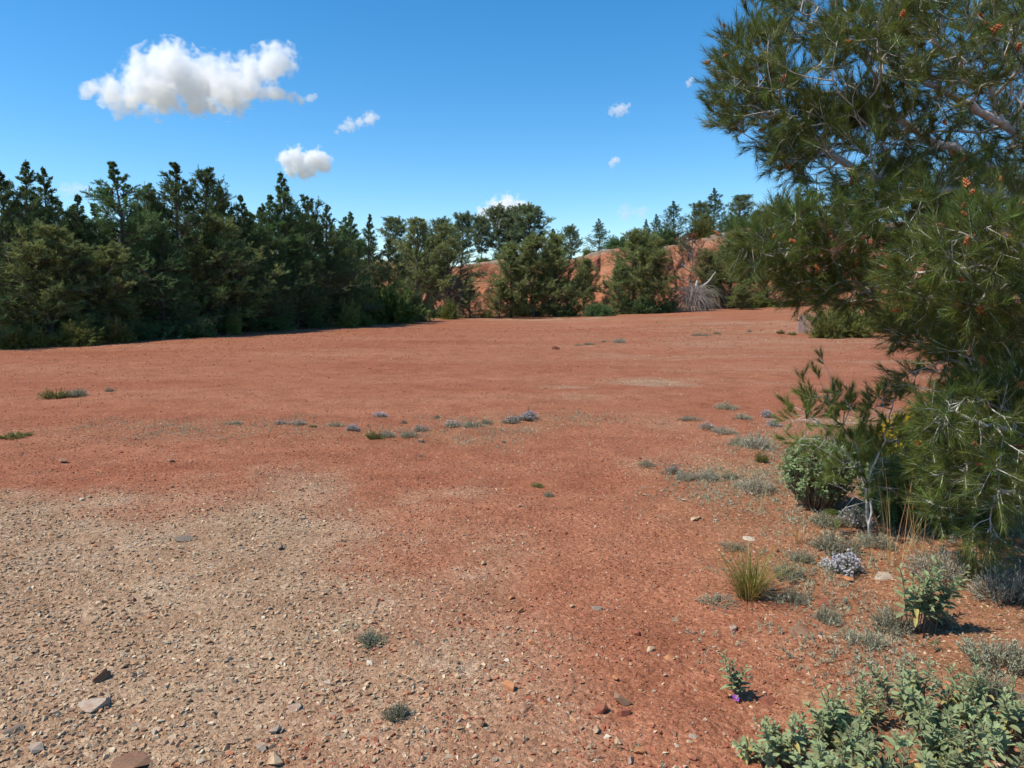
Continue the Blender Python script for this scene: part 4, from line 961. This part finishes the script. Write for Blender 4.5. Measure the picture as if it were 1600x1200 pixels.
# grasses
def grass_mesh(seed, n, L_, spread, w, mat, bend=.5):
    rng = np.random.default_rng(seed); a = rng.uniform(0, 2*np.pi, n); r = rng.uniform(0, .06, n)
    P0 = np.stack([np.cos(a)*r, np.sin(a)*r, np.zeros(n)], 1); a2 = a+rng.normal(0, .6, n); tl = rng.uniform(.05, spread, n)
    d = np.stack([np.cos(a2)*tl, np.sin(a2)*tl, np.ones(n)], 1); d = unit(d); ln = L_*rng.uniform(.45, 1.1, n)
    s = np.stack([-np.sin(a2), np.cos(a2), np.zeros(n)], 1); V, Fq = [], []
    t = np.linspace(0, 1, 5)
    for q in t:
        c = P0+d*(ln*q)[:, None]+np.stack([np.cos(a2), np.sin(a2), -.35*np.ones(n)], 1)*(bend*ln*tl*q**2.2)[:, None]
        ww = w*(1-.93*q**1.5); V += [c-s*ww/2, c+s*ww/2]
    V = np.stack(V, 1); i = np.arange(n)[:, None]*10
    Fq = np.concatenate([np.stack([i+2*k, i+2*k+1, i+2*k+3, i+2*k+2], -1) for k in range(4)], 1).reshape(-1, 4)
    c = np.repeat(rng.uniform(.75, 1.25, (n, 1))*np.stack([rng.uniform(.85, 1.5, n), np.ones(n), rng.uniform(.7, 1.1, n)], 1), 10, 0)
    return mesh('grass_blades', V.reshape(-1, 3), Fq, mat, c)
def grass(u, vb, me, label, name='grass_tuft', extra=None):
    p = ground(u, vb); th = thing(name, label, 'grass', p); obj('blades', me, th)
    if extra: obj('dry_blades', extra, th)
grass(1170, 934, grass_mesh(401, 230, .36, .75, .0042, M['grass'], .7), 'bright green grass tuft standing on red earth at right', extra=grass_mesh(402, 90, .30, .95, .0034, M['straw'], .8))
grass(1395, 885, grass_mesh(403, 26, .60, .45, .0030, M['straw']), 'tall dry straw grass before the dark shade of the pine', 'dry_grass')
grass(1440, 872, grass_mesh(404, 26, .6, .4, .003, M['straw']), 'few long bent dry stalks reaching over the dark shade', 'dry_grass')
grass(1515, 905, grass_mesh(405, 120, .30, .4, .0045, M['grass']), 'green grass at the edge of the dark shade under the pine')
grass(1555, 905, grass_mesh(406, 60, .26, .5, .0045, M['grass']), 'thin green grass left of the spiky lavender bush')
grass(1186, 800, grass_mesh(407, 10, .36, .2, .0028, M['straw']), 'few thin dry stalks left of the round bush', 'dry_grass')
grass(1245, 850, grass_mesh(408, 30, .16, .5, .003, M['straw']), 'short dry grass below the round bush', 'dry_grass')

# rockroses with single leaves
def leaf_mesh(w, curl, fold, mat):
    xs = np.array([0, .12, .3, .55, .8, 1.0]); hw = np.array([.10, .55, .95, 1.0, .74, .10])*w/2
    V = []
    for x, h in zip(xs, hw):
        z = -curl*x*x+.12*x
        V += [(x, -h, z+fold*h), (x, 0, z), (x, h, z+fold*h)]
    Fq = []
    for k in range(5):
        a = 3*k; Fq += [(a, a+3, a+4, a+1), (a+1, a+4, a+5, a+2)]
    return mesh('leaf', np.array(V), np.array(Fq), mat, smooth=True)
LEAF = [leaf_mesh(.42, .25, .55, M['cistus']), leaf_mesh(.48, .4, .35, M['cistus']), leaf_mesh(.36, .1, .7, M['cistus'])]
LV = np.array([v.co[:] for v in LEAF[0].vertices]); LF = np.array([p_.vertices[:] for p_ in LEAF[0].polygons])
LEAF_DRY = leaf_mesh(.4, .6, .8, M['cistus_dry'])
from mathutils import Matrix
def rockrose(label, base_px, stems, leaf_len, pairs, seed, cap=300, dry=.06, name='rockrose'):
    """stems: (dx, dy, lean x, lean y, height) in metres about the base"""
    rng = np.random.default_rng(seed); p = ground(*base_px); th = thing(name, label, 'shrub', p); n_leaf = 0
    rest = []
    for (dx, dy, lx, ly, h) in stems:
        b0 = np.array([dx, dy, float(gz(p[0]+dx, p[1]+dy))-p[2]-.01]); g = np.linspace(0, 1, 7)
        C_ = b0+np.stack([lx*g**1.6, ly*g**1.6, h*g], 1)+rng.normal(0, .004, (7, 3)); C_[0] = b0
        b = Bag(); b.add(*tube(C_, .0034*(1-.6*g), 5)); obj('stem', b.mesh('stem', M['stem'], True), th)
        m = pairs+int(rng.integers(-1, 2)); a0 = rng.uniform(0, 3.1)
        for q in range(m):
            t = .25+.75*(q+1)/m; c = np.array([np.interp(t, g, C_[:, k]) for k in range(3)]); ax = unit((C_[-1]-C_[3])[None])[0]
            u_, w_ = perp(ax[None]); u_, w_ = u_[0], w_[0]
            L_ = leaf_len*(1.0-.55*max(0, t-.6)/.4)*rng.uniform(.75, 1.15)
            for sgn in (0, np.pi):
                an = a0+q*np.pi/2+sgn+rng.normal(0, .25); tilt = .35+.55*max(0, (t-.5))/.5+rng.normal(0, .15)
                rad = u_*math.cos(an)+w_*math.sin(an); d = unit((rad*math.cos(tilt)+ax*math.sin(tilt))[None])[0]
                nrm = unit((ax*math.cos(tilt)-rad*math.sin(tilt))[None])[0]; sid = np.cross(nrm, d)
                mt = Matrix(((d[0], sid[0], nrm[0]), (d[1], sid[1], nrm[1]), (d[2], sid[2], nrm[2])))
                me = LEAF_DRY if (rng.uniform() < dry and t < .6) else LEAF[int(rng.integers(0, 3))]
                if n_leaf < cap: obj('leaf', me, th, c+rad*.003, mt.to_euler(), float(L_)); n_leaf += 1
                else: rest.append(((LV*L_)@np.array(mt).T+c,))
    if rest:
        o = obj('foliage', mesh('foliage', np.concatenate([r_[0] for r_ in rest]), np.concatenate([LF+18*k for k in range(len(rest))]), M['cistus'], smooth=True), th); o['kind'] = 'stuff'
    return th
def stems_in(seed, n, rx, ry, hmin, hmax, spread=.35, cx=0, cy=0):
    rng = np.random.default_rng(seed); r = []
    while len(r) < n:
        a, b = rng.uniform(-1, 1, 2)
        if a*a+b*b > 1: continue
        h = rng.uniform(hmin, hmax)*(1-.35*(a*a+b*b)); r.append((cx+a*rx, cy+b*ry, a*spread*h+rng.normal(0, .03), b*spread*h*.6+rng.normal(0, .03)-.01, h))
    return r
rockrose('big grey-green rockrose in the middle of the bottom right mass', (1385, 1165), stems_in(1, 20, .24, .15, .15, .27), .046, 10, 11)
rockrose('rockrose reaching lowest left beside the red-brown rock', (1265, 1195), stems_in(2, 17, .20, .09, .10, .22), .044, 10, 12)
rockrose('upright rockrose sprigs right of the orange rock, highest of the bottom right mass', (1540, 1125), stems_in(3, 17, .13, .14, .14, .27), .044, 10, 13)
rockrose('rockrose filling the bottom right corner', (1520, 1225), stems_in(4, 20, .24, .12, .13, .22), .045, 10, 14)
rockrose('rockrose bunch at the bottom edge between the middle and the left one', (1330, 1235), stems_in(8, 18, .22, .08, .12, .2), .045, 10, 18)
rockrose('rockrose sprigs behind the middle one, left of the orange rock', (1440, 1120), stems_in(9, 16, .14, .10, .16, .28), .044, 10, 19)
rockrose('rockrose sprigs between the red-brown rock and the middle one', (1300, 1150), stems_in(10, 12, .12, .07, .10, .2), .042, 9, 20)
rockrose('rockrose cut by the right edge below the thyme', (1600, 1175), stems_in(21, 16, .14, .12, .14, .25), .044, 10, 21)
rockrose('low rockrose shoots just below the red-brown rock', (1195, 1190), stems_in(22, 5, .06, .04, .08, .15), .042, 9, 22)
rockrose('leafy rockrose sprig standing alone above the big rockrose mass', (1432, 985), stems_in(5, 13, .10, .06, .28, .44, .45), .060, 10, 15, dry=.015)
rockrose('little rockrose rosette just above the big mass', (1465, 1018), stems_in(6, 2, .02, .02, .05, .07), .035, 4, 16, dry=0)
sd_ = rockrose('small rockrose seedling on red earth with a purple flower at its foot', (1150, 1092), [(0, 0, -.06, .0, .20), (.01, 0, .02, 0, .14), (0, .01, -.01, .02, .16), (0, 0, .0, .01, .10)], .046, 9, 17, dry=0)
def petals_mesh(mat, n=5):
    b = Bag()
    for k in range(n):
        a = k*2*np.pi/n; d = np.array([math.cos(a), math.sin(a), 0]); s = np.array([-d[1], d[0], 0])
        V = np.array([d*.1, d*.6+s*.42+[0, 0, .25], d*1.0+s*.25+[0, 0, .3], d*1.0-s*.25+[0, 0, .35], d*.6-s*.42+[0, 0, .25]]); b.add(V, np.array([(0, 1, 2), (0, 2, 3), (0, 3, 4)]))
    return b.mesh('flower', mat)
PET, VIO = petals_mesh(M['purple']), petals_mesh(M['violet'])
fo = obj('flower', PET, sd_, (-.012, -.03, .018), (.5, .1, .3), .015); fo['label'] = 'bright purple flower'

# the round bush and its flowering neighbour
def leafball(seed, nst, per, rr, h, leaf, mat, lift=.3):
    rng = np.random.default_rng(seed); d = unit(rng.normal(size=(nst, 3))+np.array([0, 0, .35])); q = rng.uniform(.62, 1.0, nst)**.6
    C_ = np.stack([d[:, 0]*rr*q, d[:, 1]*rr*q, h*(.56+.44*d[:, 2]*q)], 1); C_ = C_[C_[:, 2] > h*lift*.6]; nst = len(C_); lump = .04*vnoise(C_[:, 0]*16, C_[:, 1]*16, C_[:, 2]*16, seed=seed); C_ += d[:nst]*lump[:, None]
    b = Bag(); B0 = np.stack([rng.normal(0, .03, nst), rng.normal(0, .03, nst), np.zeros(nst)], 1); mid = (B0+C_)/2+np.array([0, 0, -.05])
    b.add(*frusta(B0, mid, .006, .004, 4)); b.add(*frusta(mid, C_, .004, .002, 3))
    n = nst*per; cc = np.repeat(C_, per, 0); out_ = unit(cc-np.array([0, 0, h*.4])); dd = unit(out_*.5+rng.normal(0, .8, (n, 3))+np.array([0, 0, .25])); cc = cc+rng.normal(0, .014, (n, 3))
    up = unit(out_+np.array([0, 0, .8])+rng.normal(0, .35, (n, 3))); s = unit(np.cross(dd, up)); L_ = leaf*rng.uniform(.6, 1.2, n)[:, None]
    V = np.stack([cc, cc+dd*L_*.5+s*L_*.24, cc+dd*L_, cc+dd*L_*.5-s*L_*.24], 1).reshape(-1, 3)
    c = np.repeat(rng.uniform(.7, 1.3, (n, 1))*np.ones((1, 3)), 4, 0)
    return b.mesh('stems', M['stem']), mesh('foliage', V, np.arange(n*4).reshape(-1, 4), mat, c)
def leaf_bush(u, vb, wpx, hpx, label, seed, leaf=.028, n=300, per=14, back=.1):
    p = ground(u, vb); k = p[1]/F_PX; th = thing('rockrose_bush', label, 'shrub', (p[0], p[1]+back, float(gz(p[0], p[1]+back))-.01))
    a, b = leafball(seed, n, per, wpx/2*k, hpx*k, leaf, M['cistus_bush']); obj('stems', a, th); obj('foliage', b, th); return th, k
leaf_bush(1285, 800, 112, 118, 'round grey-green bush with small leaves left of the pine sapling', 501, .030, 420, 13)
fb, k_ = leaf_bush(1428, 832, 100, 105, 'leafy bush with violet flowers in the shade of the near pine', 502, .035, 260, 12, .3)
for (x, y, z) in ((-.02, -.24, .26), (.10, -.22, .40), (.05, -.25, .16), (.13, -.2, .33)):
    obj('flower', VIO, fb, (x, y, z), (1.0, .2, x*20), .03)
p = ground(1412, 716); th = thing('broom_bush', 'yellow-flowering broom behind the pine sapling', 'shrub', p, 0, (.34, .34, .40))
obj('stem', SB_['green'][0], th); obj('foliage', SB_['olive'][1], th); obj('flowers', flower_mesh(520, 420, M['yellow'], .075, 1.1), th)['kind'] = 'stuff'
for u, vb, wp, hp, kind, lab in [(1375, 760, 120, 90, 'green', 'soft green bush behind the pine sapling stem'), (1490, 850, 150, 150, 'dark', 'dark needle shrub in the shade under the near pine, left one'), (1590, 860, 170, 190, 'dark', 'dark needle shrub in the shade under the near pine, right one')]:
    p = ground(u, vb); k = p[1]/F_PX; th = thing('shrub', lab, 'shrub', (p[0], p[1]+.5, float(gz(p[0], p[1]+.5))), 1.0, (wp/2*k, wp/2*k, hp*k/1.1)); 
    rngk = {'green': 601, 'dark': 602+u}[kind]
    st, fo_ = twig_bush(rngk, 330, 20, .16, .010, M['leafy'] if kind == 'green' else M['needle'], 1.05); obj('stem', st, th); obj('foliage', fo_, th)

# the pine sapling with bleached stems
def sapling():
    rng = np.random.default_rng(707); base = ground(1358, 838); th = thing('pine_sapling', 'young pine with bleached bare stems and green tufts beside the round bush', 'tree', base)
    Yb = base[1]; pts = []
    for u, v, rx, ry, n in [(1285, 612, 22, 26, 9), (1258, 640, 24, 22, 9), (1312, 640, 16, 22, 7), (1385, 622, 20, 18, 8), (1350, 640, 26, 16, 8), (1265, 672, 26, 16, 7), (1345, 690, 40, 26, 14), (1300, 700, 36, 24, 10), (1390, 680, 26, 26, 9), (1360, 760, 30, 40, 9), (1300, 740, 20, 20, 5), (1400, 740, 24, 30, 7)]:
        for _ in range(int(n*2.6)):
            a = rng.normal(0, .75, 3); pts.append(at(u+rx*a[0], v+ry*a[1], Yb+.18*a[2])-base)
    pts = np.array(pts); nodes = [np.zeros(3)]; par = [0]
    def limb(*px):
        last = 0; P_ = np.array([np.zeros(3)]+[at(u, v, Yb+d)-base for u, v, d in px]); g = np.linspace(0, 1, len(P_)); gg = np.linspace(0, 1, 4*len(P_))
        C_ = np.stack([np.interp(gg, g, P_[:, a]) for a in range(3)], 1)+rng.normal(0, .006, (len(gg), 3))
        for c in C_[1:]: nodes.append(c); par.append(last); last = len(nodes)-1
    limb((1354, 790, 0), (1350, 740, 0), (1322, 710, .03), (1290, 670, .05), (1262, 645, .06)); limb((1352, 760, .02), (1340, 700, .04), (1305, 655, .06), (1288, 618, .06)); limb((1360, 740, -.03), (1382, 690, -.05), (1392, 640, -.05))
    key = np.min(np.linalg.norm(pts[:, None]-np.array(nodes)[None], axis=2), 1); N, PA = grow(nodes, par, pts, base, key, rng, .3)
    b, kids, r = skeleton_mesh(N, PA, .0017, .42, 4); obj('trunk', b.mesh('trunk', M['bark_pale'], True), th)
    ends = np.where(kids == 0)[0]; P, D = [], []
    for j in ends:
        d = unit((N[j]-N[PA[j]])[None])[0]
        for q in range(3): P.append(N[j]-d*.03*q); D.append(d*.6+rng.normal(0, .35, 3)+np.array([-.1, 0, .5]))
    P, D = np.array(P), unit(np.array(D)); n = len(P)
    V, Fx, c = needles(P, D, rng.uniform(.04, .1, n), 60, .070, .0026, rng, (.2, .7), 0, .03, rng.uniform(.85, 1.3, (n, 1))*np.ones((1, 3)))
    obj('crown', mesh('crown', V, Fx, M['needle_young'], c), th)
sapling()

# litter of needles and straw, and sprouting ground cover, on the herb slope
def litter():
    rng = np.random.default_rng(808); n = 42000; y = rng.uniform(2.2, 9, n); x = rng.uniform(.1, 1, n)*.85*y
    _, l, _ = masks(x, y); k = rng.uniform(size=n) < l*1.5*sstep(-.3, .4, fbm(x/.4, y/.4, oct=3, seed=91)); x, y = x[k], y[k]; n = len(x)
    z = gz(x, y)+.004; a = rng.uniform(0, 6.28, n); L_ = rng.uniform(.015, .06, n); d = np.stack([np.cos(a), np.sin(a), rng.uniform(0, .35, n)], 1); s = np.stack([-np.sin(a), np.cos(a), np.zeros(n)], 1)*.0012
    P = np.stack([x, y, z], 1); V = np.stack([P-s, P+s, P+d*L_[:, None]], 1).reshape(-1, 3)
    pal = np.array([(1, 1, 1), (1.2, 1.4, 1.5), (.55, .5, .5), (.8, 1.2, .9)]); c = np.repeat(pal[rng.integers(0, 4, n)], 3, 0)
    tag(obj('needle_litter', mesh('needle_litter', V, np.arange(3*n).reshape(-1, 3), M['litter'], c)), 'fallen pine needles and straw scattered over the herb slope', 'litter', None, 'stuff')
    n = 48000; y = rng.uniform(2.3, 12, n); x = rng.uniform(-.75, 1, n)*.8*y; _, l, _ = masks(x, y)
    k = rng.uniform(size=n) < l*1.3*sstep(-.25, .6, fbm(x/.55, y/.55, oct=3, seed=92)); x, y = x[k], y[k]; n = len(x)
    P = np.stack([x, y, gz(x, y)-.002], 1); D = unit(rng.normal(0, .5, (n, 3))+np.array([0, 0, 1.0]))
    V, Fx, c = needles(P, D, rng.uniform(.005, .06, n), 10, .024, .005, rng, (.5, 1.3), 0, .1, rng.uniform(.7, 1.3, (n, 1))*np.array([[1, 1, 1]]))
    tag(obj('ground_cover', mesh('ground_cover', V, Fx, M['thyme'], c)), 'tiny sprouting herbs covering the slope on the right', 'ground cover', None, 'stuff')
litter()
# dry grass strip along the wood edge and at the foot of the bank
def strip():
    rng = np.random.default_rng(909); n = 30000; u = rng.uniform(-60, 1000, n); 
    x = rng.uniform(-22, 14, n); y = rng.uniform(18, 63, n); _, _, d = masks(x, y); k = (rng.uniform(size=n) < d*.6*sstep(-.2, .5, fbm(x/1.5, y/1.5, oct=3, seed=93))); x, y = x[k], y[k]; n = len(x)
    P = np.stack([x, y, gz(x, y)], 1); D = unit(rng.normal(0, .4, (n, 3))+np.array([0, 0, 1.0]))
    V, Fx, c = needles(P, D, np.full(n, .03), 5, .12, .022, rng, (.2, .9), 0, .1, rng.uniform(.6, 1.3, (n, 1))*np.array([[1.1, 1, .8]]))
    tag(obj('dry_grass_cover', mesh('dry_grass_cover', V, Fx, M['shrub'], c)), 'short dry grass fringing the wood and the foot of the bank', 'grass', None, 'stuff')
strip()
def rubble():
    rng = np.random.default_rng(910); b = Bag()
    n = 520; x = rng.uniform(-10, 30, n); t = rng.uniform(0, 1, n)**1.3; z = gz(x, foot(x))+bank_h(x)*t*.9; y = foot(x)+3.4*t**1.25+.3
    for k in range(n):
        V, Fx = PEB[k % 8]; s = rng.uniform(.05, .16); b.add(V*s+np.array([x[k], y[k]-.1, z[k]]), Fx, np.array([(.45, .36, .28), (.36, .17, .1), (.5, .44, .37)][k % 3])*rng.uniform(.8, 1.1))
    tag(obj('bank_rubble', b.mesh('bank_rubble', M['rubble'])), 'pale stones stuck in the red bank', 'rubble', None, 'stuff')
rubble()

# ------------------------------------------------------------------ clouds
def cloud_mat(name, dens, scale, blobs, erode):
    """density: soft blobs broken up by noise (object space)"""
    m, N, L = new_mat(name); g = N.new('ShaderNodeTexCoord'); P = g.outputs['Object']; tot = None
    for c, r in blobs:
        d = N.new('ShaderNodeVectorMath'); d.operation = 'DISTANCE'; d.inputs[1].default_value = c; L.new(P, d.inputs[0])
        mr = N.new('ShaderNodeMapRange'); mr.inputs[1].default_value = 0; mr.inputs[2].default_value = r; mr.inputs[3].default_value = 1; mr.inputs[4].default_value = 0; L.new(d.outputs['Value'], mr.inputs[0])
        if tot is None: tot = mr.outputs[0]
        else:
            mx = N.new('ShaderNodeMath'); mx.operation = 'SMOOTH_MAX'; mx.inputs[2].default_value = .25; L.new(tot, mx.inputs[0]); L.new(mr.outputs[0], mx.inputs[1]); tot = mx.outputs[0]
    f = noise(N, L, P, scale, 5, .62)
    e = N.new('ShaderNodeMath'); e.operation = 'MULTIPLY_ADD'; e.inputs[1].default_value = erode; L.new(f, e.inputs[0]); L.new(tot, e.inputs[2])
    mr = N.new('ShaderNodeMapRange'); mr.interpolation_type = 'SMOOTHSTEP'; mr.inputs[1].default_value = .30+erode*.5; mr.inputs[2].default_value = .66+erode*.5; mr.inputs[3].default_value = 0; mr.inputs[4].default_value = dens; L.new(e.outputs[0], mr.inputs[0])
    v = N.new('ShaderNodeVolumePrincipled'); v.inputs['Color'].default_value = (1, 1, 1, 1); v.inputs['Anisotropy'].default_value = .1; L.new(mr.outputs[0], v.inputs['Density'])
    out(N, L, None, v.outputs[0]); return m
CL = [.055, .018, .008]
def cloud(label, blobs, dens, seed, Yc=1500, vox=4.0):
    k = Yc/F_PX; b = bmesh.new(); rng = np.random.default_rng(seed); rmean = float(np.mean([r for _, _, r in blobs])); BL = []
    c0 = np.mean([at(u, v, Yc) for u, v, _ in blobs], 0)
    for u, v, r in blobs:
        for q in range(2):
            o_ = rng.normal(0, .3, 3); c = at(u+r*o_[0], v+r*.5*o_[1], Yc+r*k*o_[2]*1.6)-c0; R = r*k*rng.uniform(1.35, 1.7); BL.append((tuple(c), R))
            w_ = bmesh.ops.create_icosphere(b, subdivisions=2, radius=R)
            for w in w_['verts']: w.co += Vector(c)
    me = bpy.data.meshes.new('cloud'); b.to_mesh(me); b.free(); o = bpy.data.objects.new('tmp', me); COL.objects.link(o)
    md = o.modifiers.new('r', 'REMESH'); md.mode = 'VOXEL'; md.voxel_size = vox*k*max(.4, min(1, rmean/16))
    dg = bpy.context.evaluated_depsgraph_get(); em = bpy.data.meshes.new_from_object(o.evaluated_get(dg)); bpy.data.objects.remove(o)
    em.materials.clear(); em.materials.append(cloud_mat('cloud', dens*16/rmean, 1.0/(rmean*k), BL, 2.3)); em.name = 'cloud'
    return tag(obj('cloud', em, None, c0), label, 'cloud')
cloud('large white ragged cloud at upper left', [(255, 95, 24), (235, 115, 28), (270, 112, 32), (300, 125, 30), (330, 127, 28), (360, 122, 26), (388, 118, 24), (415, 105, 22), (438, 94, 20), (395, 135, 20), (350, 145, 26), (300, 150, 24), (250, 142, 28), (210, 140, 26), (180, 145, 20), (160, 138, 15), (190, 168, 13), (186, 176, 9), (330, 168, 12), (132, 144, 8), (425, 142, 11), (440, 148, 9), (454, 152, 8), (468, 156, 7), (482, 153, 6), (493, 150, 4), (146, 141, 11), (132, 143, 8), (202, 160, 14), (372, 140, 20), (320, 158, 16)], CL[0], 1)
cloud('small oblong white cloud above the spire pine', [(445, 250, 13), (465, 250, 16), (490, 252, 17), (510, 256, 11), (497, 242, 8), (458, 260, 12), (480, 262, 12)], CL[0], 2, 2600)
cloud('thin wispy cloud right of the large cloud', [(535, 200, 6), (548, 194, 8), (562, 190, 8), (578, 184, 9), (589, 183, 5), (526, 206, 4)], CL[1], 3)
cloud('white cloud low behind the bank pines', [(800, 320, 17), (782, 326, 16), (765, 334, 12), (750, 343, 9), (816, 324, 12), (790, 342, 18)], CL[0], 4, 1800)
cloud('little torn cloud high right of centre', [(963, 173, 8), (972, 169, 9), (984, 163, 4), (955, 175, 5)], CL[1], 5)
cloud('tiny cloud scrap below the little torn cloud', [(962, 250, 6), (955, 255, 5)], CL[1], 6)
cloud('faint vertical scrap of cloud left of the near pine', [(1077, 130, 5), (1080, 124, 4)], CL[1], 7)
cloud('faint cloud veil low above the dark skyline fir', [(985, 334, 12), (1000, 330, 10), (974, 337, 8)], CL[2], 8, 1800)
cloud('faint cloud veil above the dip at far left', [(105, 297, 10), (120, 294, 10), (137, 298, 8)], CL[2], 9)
